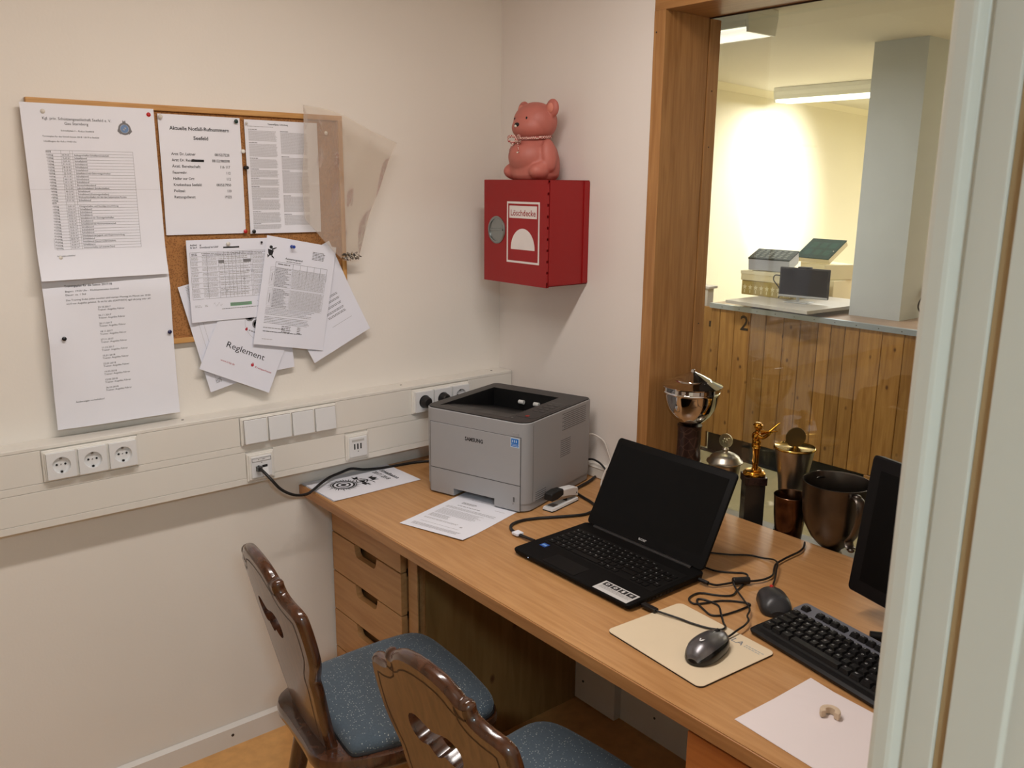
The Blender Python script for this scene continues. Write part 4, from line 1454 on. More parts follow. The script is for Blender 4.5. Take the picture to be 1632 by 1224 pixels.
def make_back():
    """carved chair back in local (left, up) with curvature; returns builders"""
    R = 1.231
    TH = .026

    def sp(l, u, d):
        """d: 0 rear face .. TH front face"""
        sag = l * l / (2 * R)
        return (sag + d, l, u)
    loop = [Vector((-w, h)) for w, h in HALF] + [Vector((w, h)) for w, h in reversed(HALF)]   # ccw: left side down, then right side up
    # left is +l; order: start top, go down the -l side, back up the +l side (ccw when l to the right)
    loop = smooth_poly(loop, 3)
    area = sum(a.x * b.y - b.x * a.y for a, b in zip(loop, loop[1:] + loop[:1]))
    if area < 0:
        loop.reverse()
    hole = [(-.074, .296), (-.066, .314), (-.044, .323), (-.020, .318), (0, .312), (.020, .318), (.044, .323), (.066, .314), (.074, .296), (.070, .276), (.054, .264), (.038, .264), (.022, .270), (.012, .262), (0, .256), (-.012, .262), (-.022, .270), (-.038, .264), (-.054, .264), (-.070, .276)]
    hole = smooth_poly(hole, 2)
    ha = sum(a.x * b.y - b.x * a.y for a, b in zip(hole, hole[1:] + hole[:1]))
    if ha < 0:
        hole.reverse()
    ins = inset(loop, .011)
    n, nh = len(loop), len(hole)
    m = MB()

    def face(outer, inner, d, flip):
        pts = [p.copy() for p in outer] + [p.copy() for p in inner]
        edges = [(i, (i + 1) % len(outer)) for i in range(len(outer))] + [(len(outer) + i, len(outer) + (i + 1) % len(inner)) for i in range(len(inner))]
        # inner grid points keep the sheet curved
        for iu in range(-1, 23):
            for il in range(-9, 10):
                pts.append(Vector((il * .021, iu * .02)))
        r = geometry.delaunay_2d_cdt([p for p in pts], edges, [], 4, 1e-5)
        V, F = r[0], r[2]

        def inside(p, poly):
            c = False
            k = len(poly) - 1
            for q in range(len(poly)):
                a, b = poly[q], poly[k]
                if (a.y > p.y) != (b.y > p.y) and p.x < (b.x - a.x) * (p.y - a.y) / (b.y - a.y) + a.x:
                    c = not c
                k = q
            return c
        out = []
        for f in F:
            cc = sum((V[i] for i in f), Vector((0, 0))) / len(f)
            if inside(cc, outer) and not inside(cc, inner):
                out.append(tuple(f) if not flip else tuple(reversed(f)))
        m.add([sp(v.x, v.y, d) for v in V], out, 1 if d == 0 else 0)
    face(ins, hole, 0, True)
    face(ins, hole, TH, False)
    mid = [[sp(p.x, p.y, 0) for p in ins], [sp(a.x * .35 + b.x * .65, a.y * .35 + b.y * .65, .0028) for a, b in zip(ins, loop)], [sp(p.x, p.y, .009) for p in loop],
           [sp(p.x, p.y, TH - .009) for p in loop], [sp(a.x * .35 + b.x * .65, a.y * .35 + b.y * .65, TH - .0028) for a, b in zip(ins, loop)], [sp(p.x, p.y, TH) for p in ins]]
    m.loops([list(reversed(l)) for l in mid], 0, False, False)
    m.loops([[sp(p.x, p.y, d) for p in hole] for d in (0, TH)], 0, False, False)
    # carved line that follows the outline on the rear face
    gl = inset(loop, .030)
    g = MB()
    a = [p for p in gl if p.y > .01]
    for i in range(len(gl)):
        p, q = gl[i], gl[(i + 1) % len(gl)]
        if min(p.y, q.y) < .0 or (q - p).length > .05:
            continue
        t = (q - p).normalized() * .0 if (q - p).length < 1e-6 else (q - p).normalized()
        nn = Vector((-t.y, t.x)) * .0016
        g.add([sp((p + nn).x, (p + nn).y, -.0004), sp((q + nn).x, (q + nn).y, -.0004), sp((q - nn).x, (q - nn).y, -.0004), sp((p - nn).x, (p - nn).y, -.0004)], [(0, 1, 2, 3)])
    return m, g


TILT = radians(13.49)
Tb = Matrix.Translation((-.190, 0, .452)) @ Matrix(((cos(TILT), 0, -sin(TILT), 0), (0, 1, 0, 0), (sin(TILT), 0, cos(TILT), 0), (0, 0, 0, 1)))


def seat_outline(s, off=0.0):
    """rounded seat plan, front towards +x"""
    pts = [(-.200, .150), (-.200, .06), (-.200, -.06), (-.200, -.150), (-.185, -.178), (-.10, -.192), (.0, -.205), (.10, -.212), (.165, -.205), (.198, -.165), (.208, -.08), (.211, 0.0), (.208, .08), (.198, .165), (.165, .205), (.10, .212), (0, .205), (-.10, .192), (-.185, .178)]
    return [(x * s + off, y * s) for x, y in pts]


def make_chair(label):
    t = thing('dining_chair', label, 'chair', group='rustic wooden chairs at the desk')
    so = smooth_poly([(x * (1.09 if x < -.19 else (1.0 if x < 0 else 1.07)), y * (.80 if x < -.19 else (.92 if x < -.15 else 1.02))) for x, y in seat_outline(1.0)], 3)
    m = MB()
    prof = [(.90, .412), (.97, .416), (.995, .425), (1.0, .440), (.988, .452), (.94, .456)]
    m.loops([[(p.x * k, p.y * k, z) for p in so] for k, z in prof], 0)
    m.build('seat', M_WALN, t, smooth=40)
    cu = MB()
    co = smooth_poly([(x * .90 + .027, y * .975) for x, y in seat_outline(1.0)], 3)
    prof = [(.965, .4555), (.995, .462), (1.0, .470), (.985, .479), (.95, .485), (.88, .4885), (.70, .4915), (.40, .493), (.10, .4935)]
    cu.loops([[(p.x * k + .027 * (1 - k), p.y * k, z) for p in co] for k, z in prof], 0)
    cu.build('cushion', M_CLOTH, t, smooth=50)
    pp = MB()
    pp.loops([[(p.x * k + .027 * (1 - k), p.y * k, z) for p in co] for k, z in ((.985, .4555), (1.006, .4560), (1.008, .4600), (.996, .4625))], 0, False, False)
    pp.build('piping', mat('piping_dark', (34, 30, 30), .8), t, smooth=60)
    bk, gr = make_back()
    bk.v = [tuple(Tb @ Vector(p)) for p in bk.v]
    gr.v = [tuple(Tb @ Vector(p)) for p in gr.v]
    bo = bk.build('backrest', [M_WALN, M_WALNF], t, smooth=38)
    gr.build('carved_line', M_GROOVE, bo)
    for sx_, sy_ in ((1, 1), (1, -1), (-1, 1), (-1, -1)):
        top = Vector((.135 * sx_, .125 * sy_, .424))
        bot = Vector((.205 * sx_, .190 * sy_, .0))
        l = MB()
        prof = [(0, .017), (.05, .021), (.10, .024), (.13, .018), (.15, .023), (.20, .021), (.55, .018), (.80, .0145), (.86, .0175), (.90, .0145), (1.0, .0125)]
        d = (bot - top)
        ax = d.normalized()
        q = ax.orthogonal().normalized()
        w_ = ax.cross(q)
        l.loops([[tuple(top + d * a + (q * cos(2 * pi * k / 16) + w_ * sin(2 * pi * k / 16)) * r * 1.15) for k in range(16)] for a, r in prof], 0)
        lo = l.build('leg', M_WALN, t, smooth=40)
        z = min(v.co.z for v in lo.data.vertices)
        for v in lo.data.vertices:
            v.co.z = max(v.co.z, 0.0)
    # rails under the seat that hold the legs
    for s_ in (-1, 1):
        MB().rbox((-.17, .125 * s_ - .025, .395), (.17, .125 * s_ + .025, .4118), .004).build('seat_rail', M_WALN, t)
    return t


ch = make_chair('dark wooden chair with a blue speckled seat, farther one beside the drawer cabinet')
ch.location = (-.8993, -.6913, 0)
ch.rotation_euler = (0, 0, radians(-6.4))
ch2 = copy_tree(ch, (-.8654, -1.223, 0), radians(2.9), 'dark wooden chair with a blue speckled seat, nearer one cut by the photo bottom')

# ================================================================= THINGS ON THE DESK
def deskmap(org, ang, z=0.0004, lift=None):
    """sheet on the desk: lower left corner, u direction at ang degrees, v to its left"""
    ca, sa = cos(radians(ang)), sin(radians(ang))

    def mp(u, v, w):
        return (org[0] + u * ca - v * sa, org[1] + u * sa + v * ca, DZ + z + .0004 + w + (lift(u, v) if lift else 0))
    return mp


# wall duct at the back of the desk
wd_ = MB().rbox((-.022, -.648, DZ + .0008), (-.0012, -.004, DZ + .030), .002)
wd_.loops([[(-.022, y, DZ + .029), (-.024, y, DZ + .034), (-.018, y, DZ + .041), (-.0012, y, DZ + .043), (-.0012, y, DZ + .029)] for y in (-.648, -.004)], 0)
tag(wd_.build('cable_duct', M_PVC, bevel=.001), 'small white cable duct along the wall behind the printer at desk level', 'cable duct')

# sheet with the club emblem, and one below it
S = Sheet(.192, .298, deskmap((-.7585, -.004), -88.5, .0002), 3, 4)
tag(S.b.build('paper_sheet', [M_PAPER] + INKS), 'plain sheet lying under the emblem sheet at the desk corner', 'paper')
S = Sheet(.192, .297, deskmap((-.7575, -.0065), -88.5, .0012, lambda u, v: .0015 * max(0, (.05 - v) / .05)), 5, 8)
cu_, cv_ = .088, .090
for k, r in enumerate((.0345, .0220, .0090)):
    S.disc(cu_, cv_, r, 1, 28, r - (.0060 if r > .01 else .0085))
S.disc(cu_, cv_, .0022, 1)
for k in range(34):
    a = 2 * pi * k / 34
    r0, r1 = .036, .047 + .006 * sin(k * 2.7) + (.004 if k % 3 else 0)
    u, v = cu_ + r0 * cos(a), cv_ + r0 * sin(a)
    du, dv = cos(a), sin(a)
    S.poly([(u - dv * .0022, v + du * .0022), (u + dv * .0022, v - du * .0022), (cu_ + r1 * cos(a + .10), cv_ + r1 * sin(a + .10))], 1)
S.disc(cu_, cv_, .0385, 1, 40, .0365)
for k in range(26):       # crest and foliage above the target
    a = random.uniform(0, pi)
    r = random.uniform(.0, .040)
    u, v = cu_ + .004 + r * cos(a) * 1.0, cv_ + .058 + r * sin(a) * .9
    b_ = random.uniform(0, pi)
    l, w_ = random.uniform(.005, .012), random.uniform(.0012, .0024)
    S.poly([(u - l * cos(b_), v - l * sin(b_)), (u + w_ * sin(b_), v - w_ * cos(b_)), (u + l * cos(b_), v + l * sin(b_)), (u - w_ * sin(b_), v + w_ * cos(b_))], 1)
S.disc(cu_ + .002, cv_ + .062, .019, 1, 26, .016).disc(cu_ + .002, cv_ + .062, .010, 1, 20, .008)
S.poly([(cu_ - .014, cv_ + .092), (cu_ - .018, cv_ + .112), (cu_ - .008, cv_ + .104), (cu_ + .002, cv_ + .116), (cu_ + .010, cv_ + .104), (cu_ + .020, cv_ + .112), (cu_ + .016, cv_ + .092)], 1)
for s_ in (-1, 1):
    S.poly([(cu_ + s_ * .018, cv_ + .06), (cu_ + s_ * .040, cv_ + .070), (cu_ + s_ * .034, cv_ + .058), (cu_ + s_ * .044, cv_ + .052), (cu_ + s_ * .022, cv_ + .048)], 1)
S.t('Schießsaison', .090, .244, .0155, 1, bold=.02, w=.098, align='c').t('2017 / 2018', .084, .217, .0155, 1, bold=.02, w=.086, align='c')
S.done('paper_sheet', 'sheet with a black target emblem headed Schießsaison 2017 / 2018 on the desk corner')

# printed page half under the printer
S = Sheet(.210, .297, deskmap((-.6935, -.4465), -73.4, .0004, lambda u, v: .003 * max(0, (.06 - v) / .06) * (.3 + u / .21)), 6, 10)
S.words(.055, .250, .150, .247, .005, 3).words(.045, .196, .130, .192, .0060, 2)
S.words(.045, .222, .095, .212, .0045, 2).words(.155, .220, .190, .217, .005, 3)
S.words(.022, .180, .190, .165, .005, 3).words(.022, .158, .165, .120, .0046, 3, .85, .0017).words(.022, .112, .09, .090, .0046, 3).words(.022, .080, .140, .074, .0046, 3).words(.03, .052, .165, .048, .004, 3).words(.022, .035, .18, .020, .0045, 3)
S.r(.148, .066, .156, .072, 3)
S.done('paper_sheet', 'printed letter lying on the desk with its top under the printer')

# ---------------------------------------------------------------- laser printer
M_PG = mat('printer_grey', (154, 153, 154), 0.45, var=.015, scale=5, bump=.06, bscale=500)
M_PG2 = mat('printer_grey_door', (157, 156, 157), 0.45, var=.015, scale=5, bump=.06, bscale=500)
M_PD = mat('printer_dark', (44, 42, 42), 0.45, var=.04, bump=.08, bscale=500)
M_PB = mat('printer_black', (7, 7, 8), 0.5, var=.02)
M_SEAM = mat('seam_dark', (84, 82, 82), .7)
PW, PD, PH = .353, .365, .262
pr_ = thing('laser_printer', 'grey laser printer with a black top standing in the desk corner', 'printer', (-.4955, -.2700, DZ), radians(-72.9))


def prect(x0, y0, x1, y1, rf, rb, n=6):
    out = []
    for cx, cy, r, a in ((x1 - rf, y0 + rf, rf, -pi / 2), (x1 - rb, y1 - rb, rb, 0), (x0 + rb, y1 - rb, rb, pi / 2), (x0 + rf, y0 + rf, rf, pi)):
        for k in range(n + 1):
            t = a + (pi / 2) * k / n
            out.append((cx + r * cos(t), cy + r * sin(t)))
    return out


base = prect(0, 0, PW, PD, .034, .018)
b = MB()
b.loops([[(x, y, z) for x, y in base] for z in (.026, .246)], 0, True, False)
ins_ = prect(.002, .002, PW - .002, PD - .002, .032, .017)
b.loops([[(x, y, .246) for x, y in base], [(x, y, .2525) for x, y in base], [(x, y, .2545) for x, y in ins_], [(x, y, .2500) for x, y in ins_]], 0, False, False)
# foot section with the tray notch in the middle of the front
nx0, nx1 = .108, .250
foot = [p for p in prect(.002, .002, PW - .002, PD - .002, .033, .018)]
k0 = [i for i, p in enumerate(foot) if p[0] < .05 and p[1] < .003][-1]
foot = foot[:k0 + 1] + [(nx0, .002), (nx0, .16), (nx1, .16), (nx1, .002)] + foot[k0 + 1:]
b.prism(foot, .0045, .0262, 0)
for x in (.04, PW - .04):
    for y in (.10, PD - .05):
        b.cyl((x, y, 0.0), (x, y, .006), .010, 12, 1)
# vents and seam of the right side
for (y0, y1, z0, z1, n) in ((.190, .325, .196, .243, 9), (.182, .238, .118, .166, 9), (.050, .105, .026, .050, 5)):
    for i in range(n):
        z = z0 + (z1 - z0) * i / (n - 1)
        b.box((PW - .0004, y0 + (.010 * (i % 2) if n == 9 and y0 > .185 else 0), z - .0011), (PW + .0004, y1, z + .0006), 2)
        b.box((PW - .0004, y0, z + .0007), (PW + .0006, y1, z + .0017), 0)
b.box((PW - .0010, .0345, .028), (PW + .0003, .0355, .245), 2)
b.build('body', [M_PG, M_DARK, M_SEAM], pr_, smooth=35)
f_ = MB()
f_.rbox((.026, -.0014, .0795), (.334, .004, .2145), .0012)
f_.text('SAMSUNG', .180, .1785, .0105, 1, 0, w=.062, bold=.035, align='c', mp=lambda x, y, z: (x, -.0017, y))
f_.box((.310, -.0017, .2165), (.328, -.0001, .2265), 2)
f_.build('front_door', [M_PG2, M_INK, mat('printer_grey_plate', (150, 149, 150), .45)], pr_)
f_ = MB()
tr = [(.026, .0055), (nx0, .0055), (nx0, .0265), (nx1, .0265), (nx1, .0055), (.334, .0055), (.334, .0775), (.026, .0775)]
f_.add([(x, -.0014, z) for x, z in tr] + [(x, .004, z) for x, z in tr], [tuple(range(8)), tuple(range(15, 7, -1))] + [(i, 8 + i, 8 + (i + 1) % 8, (i + 1) % 8) for i in range(8)])
f_.box((.3125, -.0018, .030), (.3175, -.0012, .044), 1).box((.3120, -.0018, .022), (.3135, -.0012, .028), 1)
f_.build('paper_tray', [M_PG2, M_SEAM], pr_)
s_ = MB()
for x0, x1, z0, z1 in ((.0246, .0260, .006, .2155), (.3342, .3350, .006, .2155), (.0246, .3352, .2146, .2158), (.0246, .3352, .0777, .0793)):
    s_.box((x0, -.0005, z0), (x1, .001, z1))
s_.build('door_gap', M_SEAM, pr_)
st = MB().box((.303, -.0019, .186), (.331, -.0012, .2125), 0)
st.box((.3055, -.0022, .1955), (.3285, -.0015, .2105), 1).box((.3055, -.0022, .1885), (.3285, -.0015, .1945), 1)
st.poly = None
for i in range(3):
    st.box((.309 + i * .006, -.0024, .200), (.3115 + i * .006, -.0018, .207), 0)
st.box((.308, -.0024, .1908), (.326, -.0018, .1920), 0)
st.build('energy_label', [mat('sticker_pale', (196, 214, 232), .4), mat('sticker_blue', (24, 108, 190), .4)], pr_)


def plate(outer, inner, z, mi, m):
    pts = [Vector(p) for p in outer] + [Vector(p) for p in inner]
    ed = [(i, (i + 1) % len(outer)) for i in range(len(outer))] + [(len(outer) + i, len(outer) + (i + 1) % len(inner)) for i in range(len(inner))]
    r = geometry.delaunay_2d_cdt(pts, ed, [], 4, 1e-6)
    xs = [p[0] for p in inner]
    ys_ = [p[1] for p in inner]
    fs = []
    for f in r[2]:
        c = sum((r[0][i] for i in f), Vector((0, 0))) / len(f)
        if not (min(xs) < c.x < max(xs) and min(ys_) < c.y < max(ys_)):
            q = [r[0][i] for i in f]
            ar = sum(q[i].x * q[(i + 1) % len(q)].y - q[(i + 1) % len(q)].x * q[i].y for i in range(len(q)))
            fs.append(tuple(f) if ar > 0 else tuple(reversed(f)))
    m.add([(v.x, v.y, z) for v in r[0]], fs, mi)


tx0, tx1, ty0, ty1 = .036, .272, .030, .305
top = prect(.0035, .0035, PW - .0035, PD - .0035, .031, .016)
t_ = MB()
inner = [(tx0, ty0), (tx1, ty0), (tx1, ty1), (tx0, ty1)]
plate(top, inner, .2570, 0, t_)
t_.loops([[(x, y, .250) for x, y in top], [(x, y, .2570) for x, y in top]], 0, False, False)
zf, zm, zb = .2555, .246, .198
t_.add([(tx0, ty0, .2570), (tx1, ty0, .2570), (tx1, ty0 + .07, zm), (tx0, ty0 + .07, zm), (tx1, ty1, zb), (tx0, ty1, zb), (tx1, ty1, .2570), (tx0, ty1, .2570)],
       [(0, 1, 2, 3)], 0)
t_.add([(tx0, ty0, .2570), (tx1, ty0, .2570), (tx1, ty0 + .07, zm), (tx0, ty0 + .07, zm), (tx1, ty1, zb), (tx0, ty1, zb), (tx1, ty1, .2570), (tx0, ty1, .2570)],
       [(3, 2, 4, 5), (5, 4, 6, 7), (1, 6, 4, 2), (0, 3, 5, 7)], 1)
t_.build('top_cover', [M_PD, M_PB], pr_, smooth=35)
g = MB()
for i in range(3):
    x = .082 + i * .062
    g.add([(x, ty0 + .018, .2565), (x + .004, ty0 + .018, .2565), (x + .004, ty0 + .085, .2440), (x, ty0 + .085, .2440)], [(0, 1, 2, 3)])
g.build('tray_rib', M_PB, pr_)
MB().add([(tx0 + .002, ty0 + .09, .2410), (tx1 - .002, ty0 + .09, .2410), (tx1 - .002, ty1 - .002, zb + .0015), (tx0 + .002, ty1 - .002, zb + .0015), (tx1 - .002, ty1 - .002, .252), (tx0 + .002, ty1 - .002, .252)], [(0, 1, 2, 3), (3, 2, 4, 5)]).build('output_slot', M_PB, pr_)
for x in (.138, .192):
    MB().cyl((x, ty1 - .012, .2275), (x + .018, ty1 - .012, .2275), .0065, 16).build('roller', mat('roller_white', (206, 206, 202), .4), pr_, smooth=40)
c_ = MB().rbox((.281, .055, .2560), (.342, .250, .2578), .0006)
for i in range(4):
    for j in range(2):
        c_.rbox((.292 + j * .022, .125 + i * .026, .2575), (.306 + j * .022, .137 + i * .026, .2586), .0005, 1)
c_.box((.286, .238, .2577), (.330, .2395, .2582), 2)
c_.build('control_panel', [M_PD, mat('button_dark', (52, 50, 50), .4), mat('print_grey', (120, 118, 116), .5)], pr_)
MB().rbox((.306, .064, .2570), (.316, .074, .2594), .002).build('stop_button', mat('stop_red', (140, 36, 30), .5), pr_)
MB().rbox((.282, .030, .2570), (.289, .034, .2582), .0008).build('status_light', M_METAL, pr_)

# cords behind the printer
tag(MB().tube([(-.034, -.476, .898), (-.026, -.486, .902), (-.016, -.500, .896), (-.010, -.523, .883), (-.010, -.542, .853), (-.014, -.556, .828), (-.045, -.565, .806), (-.075, -.58, .776), (-.090, -.61, .769)], .0028).build('cable', mat('white_cable', (206, 198, 190), .4), smooth=60), 'thin white cable hanging along the wall right of the printer', 'cable')
tag(MB().tube([(-.034, -.478, .820), (-.030, -.487, .823), (-.028, -.497, .824), (-.028, -.512, .823), (-.028, -.530, .818), (-.029, -.552, .806), (-.031, -.580, .785), (-.034, -.61, .770), (-.036, -.66, .769)], .0030).build('cable', M_CABLE, smooth=60), 'black cable bending down from the back of the printer beside the white cable', 'cable')
tag(MB().tube([(-.030, -.510, .772), (-.080, -.530, .7715), (-.145, -.549, .771), (-.166, -.566, .7695), (-.180, -.612, .7695), (-.188, -.650, .7695), (-.200, -.682, .7695), (-.222, -.702, .7695), (-.267, -.711, .7695), (-.318, -.690, .7695), (-.352, -.672, .7695),
                (-.392, -.652, .7695), (-.430, -.640, .7695), (-.470, -.645, .7695), (-.492, -.668, .7695), (-.500, -.700, .7705), (-.503, -.735, .773), (-.503, -.772, .7755)], .0042).build('cable', M_CABLE, smooth=60), 'thick black cable curling round the stapler to the left side of the laptop', 'cable')
tagp = MB().rbox((-.512, -.716, .7695), (-.490, -.694, .7760), .001)
tag(tagp.build('cable_tag', M_PAPER), 'small white paper tag on the thick black cable left of the laptop', 'tag')

# ---------------------------------------------------------------- stapler
sp_ = thing('stapler', 'small black and white stapler beside the printer', 'stapler', (-.327, -.6235, DZ), radians(10.5))
bs = [(0, -.0165), (.010, -.0185), (.125, -.0150), (.128, -.011), (.128, .011), (.125, .0150), (.010, .0185), (0, .0165)]
MB().prism(bs, .0005, .0035).build('foot_rubber', M_DARK, sp_)
MB().loops([[(x, y, .0035) for x, y in bs], [(x * .985 + .001, y * .94, .0095) for x, y in bs], [(x * .97 + .002, y * .85, .0110) for x, y in bs]], 0).build('base', M_WHITE2, sp_, smooth=30)
MB().rbox((.014, -.010, .0108), (.036, .010, .0122), .001).build('anvil', M_METAL, sp_)
ar_ = MB()
ar_.loops([[(x, y, z) for y, z in ((-.0125, z0), (.0125, z0), (.0125, z1), (.0095, z1 + .003), (-.0095, z1 + .003), (-.0125, z1))] for x, z0, z1 in ((.052, .0310, .0490), (.080, .0275, .0470), (.110, .0205, .0430), (.126, .016, .037))], 0)
ar_.build('arm', M_WHITE2, sp_, bevel=.001)
ar_ = MB()
ar_.loops([[(x, y, z) for y, z in ((-.0135, z0), (.0135, z0), (.0135, z1), (.0105, z1 + .003), (-.0105, z1 + .003), (-.0135, z1))] for x, z0, z1 in ((.002, .0315, .0460), (.006, .0295, .0500), (.030, .030, .0530), (.056, .037, .0510))], 0)
ar_.build('cap', M_DARK, sp_, bevel=.0015)
MB().loops([[(x, y, z) for y, z in ((-.009, z0), (.009, z0), (.009, z0 + .010), (-.009, z0 + .010))] for x, z0 in ((.026, .0260), (.120, .0145))], 0).build('magazine', mat('staple_steel', (190, 190, 186), .3, .8), sp_)
MB().rbox((.078, -.006, .0108), (.084, .006, .0275), .001).build('spring', M_DARK, sp_)
MB().cyl((.118, -.0135, .027), (.118, .0135, .027), .0018, 10).build('pivot', M_DARK, sp_)

# ---------------------------------------------------------------- laptop
M_LB = mat('laptop_black', (10, 9, 9), 0.6, var=.05, scale=40, bump=.10, bscale=700, spec=.14)
M_LK = mat('laptop_key', (13, 12, 12), 0.5, var=.02, spec=.2)
M_LS = mat('laptop_screen', (11, 11, 11), 0.35, var=.0, spec=.12)
M_GL = mat('key_print', (196, 196, 196), .6)
LW, LD = .386, .252
lp = thing('laptop', 'open black laptop with a dark screen in the middle of the desk', 'laptop', (-.5815, -.782, DZ), radians(-90))
# local: x to the right along the desk, y away from the sitter


def lrect(i, z0, z1=None):
    q = rrect(i, i, LW - i, LD - i * .3, .012, 4)
    return [(x, y, z0 + (z1 - z0) * y / LD if z1 else z0) for x, y in q]


b = MB()
b.loops([lrect(.010, .0015), lrect(.002, .006, .005), lrect(0, .0125, .0165), lrect(.0, .0145, .0195), lrect(.0015, .0165, .0215)], 0)
b.build('base', M_LB, lp, smooth=35)


def lz(y):
    return .0165 + .005 * y / LD


kb_ = MB().add([(.020, .086, lz(.086) + .0002), (.372, .086, lz(.086) + .0002), (.372, .206, lz(.206) + .0002), (.020, .206, lz(.206) + .0002)], [(0, 1, 2, 3)])
kb_.build('keyboard_deck', mat('deck_black', (10, 10, 10), .55, spec=.2), lp)
tp = MB().rbox((.100, .008, .0158), (.208, .074, lz(.04) + .0004), .0012)
tp.build('touchpad', mat('touchpad', (16, 15, 15), .5, spec=.15), lp)
sk = MB()
mpk = lambda x, y, z: (x, y, lz(y) + .0003 + z)
sk.add([mpk(*p) for p in ((.272, .004, 0), (.374, .004, 0), (.374, .0485, 0), (.272, .0485, 0))], [(0, 1, 2, 3)], 0)
for i in range(4):
    x0 = .278 + i * .0235
    sk.add([mpk(*p) for p in ((x0, .029, .0003), (x0 + .0205, .029, .0003), (x0 + .0205, .0445, .0003), (x0, .0445, .0003))], [(0, 1, 2, 3)], 1)
    cxx, cyy = x0 + .0102, .0368
    if i == 2:
        sk.add([mpk(*p) for p in ((cxx - .0035, cyy - .005, .0005), (cxx + .0035, cyy - .005, .0005), (cxx + .0035, cyy + .005, .0005), (cxx - .0035, cyy + .005, .0005))], [(0, 1, 2, 3)], 0)
    else:
        pts = [mpk(cxx + .0048 * cos(2 * pi * k / 14), cyy + .0048 * sin(2 * pi * k / 14), .0005) for k in range(14)]
        sk.add(pts, [tuple(range(14))], 2 if i == 3 else 0)
        if i in (1, 3):
            sk.add([mpk(cxx + .0022 * cos(2 * pi * k / 12), cyy + .0022 * sin(2 * pi * k / 12), .0007) for k in range(12)], [tuple(range(12))], 1 if i == 1 else 0)
        else:
            sk.add([mpk(cxx + .0012 + .0026 * cos(2 * pi * k / 12), cyy - .001 + .0018 * sin(2 * pi * k / 12), .0007) for k in range(12)], [tuple(range(12))], 1)
for j in range(3):
    u = .279
    while u < .366:
        l = random.uniform(.004, .010)
        sk.add([mpk(*p) for p in ((u, .0245 - j * .004, .0003), (min(u + l, .367), .0245 - j * .004, .0003), (min(u + l, .367), .026 - j * .004, .0003), (u, .026 - j * .004, .0003))], [(0, 1, 2, 3)], 2)
        u += l + .0015
sk.build('feature_sticker', [mat('sticker_silver', (206, 204, 202), .45), M_INK, mat('sticker_grey', (140, 138, 136), .5)], lp)
sk = MB()
sk.add([mpk(*p) for p in ((.030, .060, 0), (.050, .060, 0), (.050, .078, 0), (.030, .078, 0))], [(0, 1, 2, 3)], 0)
sk.add([mpk(*p) for p in ((.0325, .066, .0003), (.0475, .066, .0003), (.0475, .0725, .0003), (.0325, .0725, .0003))], [(0, 1, 2, 3)], 1)
sk.build('chip_sticker', [mat('chip_blue', (30, 78, 160), .4), mat('chip_pale', (120, 160, 206), .4)], lp)
MB().box((.058, -.0006, .0105), (.060, .0006, .0120)).build('status_light', emit('led_white', (200, 220, 255), 1.0), lp)
# keys
KEYM = {}


def key(parent, label, x, y, z, w, d, h, taper, mats, size=.0042, name='key'):
    k = (label, round(w, 4), round(d, 4), h, taper)
    if k not in KEYM:
        m = MB()
        r = min(.0016, w * .2)
        ls = []
        for ins2, zz in ((0, 0), (taper * .85, h * .8), (taper, h)):
            ls.append([(px, py, zz) for px, py in rrect(-w / 2 + ins2, -d / 2 + ins2 * .8, w / 2 - ins2, d / 2 - ins2 * .8, r, 2)])
        m.loops(ls, 0)
        if label.strip():
            m.text(label, -w / 2 + taper + .0018, d / 2 - taper - .0018 - size, size, 1, h + .0002, bold=.012)
        o = m.build(name, mats, parent)
        KEYM[k] = o.data
    else:
        o = bpy.data.objects.new(name, KEYM[k])
        COL.objects.link(o)
        o.parent = parent
    o.location = (x, y, z)
    return o


P_ = .0187
rows = [(.192, .0105, ['Esc'] + ['F%d' % i for i in range(1, 13)] + ['Dr', 'Ent'], [P_ * 14.6 / 15] * 15),
        (.1755, .0150, ['^'] + list('1234567890') + ['ß', '´', '<-'], [P_] * 13 + [P_ * 1.6]),
        (.1565, .0150, ['->'] + list('QWERTZUIOP') + ['Ü', '+', 'En'], [P_ * 1.45] + [P_] * 12 + [P_ * 1.15]),
        (.1375, .0150, ['v'] + list('ASDFGHJKL') + ['Ö', 'Ä', '#'], [P_ * 1.7] + [P_] * 11 + [P_ * 1.9]),
        (.1185, .0150, ['^^', '<'] + list('YXCVBNM') + [',', '.', '-', '^ '], [P_ * 1.25] + [P_] * 11 + [P_ * 2.35]),
        (.0995, .0150, ['Strg', 'Fn', 'W', 'Alt', ' ', 'Gr', 'Strg', '<'], [P_ * 1.25, P_, P_, P_, P_ * 5.1, P_, P_ * 1.2, P_])]
for yc, d, labs, ws in rows:
    x = .0235
    for l, w in zip(labs, ws):
        key(lp, l, x + w / 2, yc, lz(yc) + .0003, w - .0026, d, .0016, .0005, [M_LK, M_GL], .0036 if len(l) == 1 else .0024)
        x += w
for i, (yc, labs) in enumerate(((.1755, ['N', '/', '*', '-']), (.1565, ['7', '8', '9', '+']), (.1375, ['4', '5', '6']), (.1185, ['1', '2', '3', 'Ent']), (.0995, ['0', ',', '']))):
    for j, l in enumerate(labs):
        key(lp, l, .3070 + j * .0172, yc, lz(yc) + .0003, .0146, .0150, .0016, .0005, [M_LK, M_GL], .0036 if len(l) < 2 else .0024)
# lid
hinge_y, hinge_z, SHh, SWd = .2455, .0200, .241, .378
LT = radians(118)
lx0 = (LW - SWd) / 2
dvy, dvz = cos(pi - LT), sin(LT)


def lid(x, v, w):
    """x across, v up the lid, w out of the screen towards the sitter"""
    return (lx0 + x, hinge_y + v * dvy - w * dvz, hinge_z + v * dvz + w * dvy)


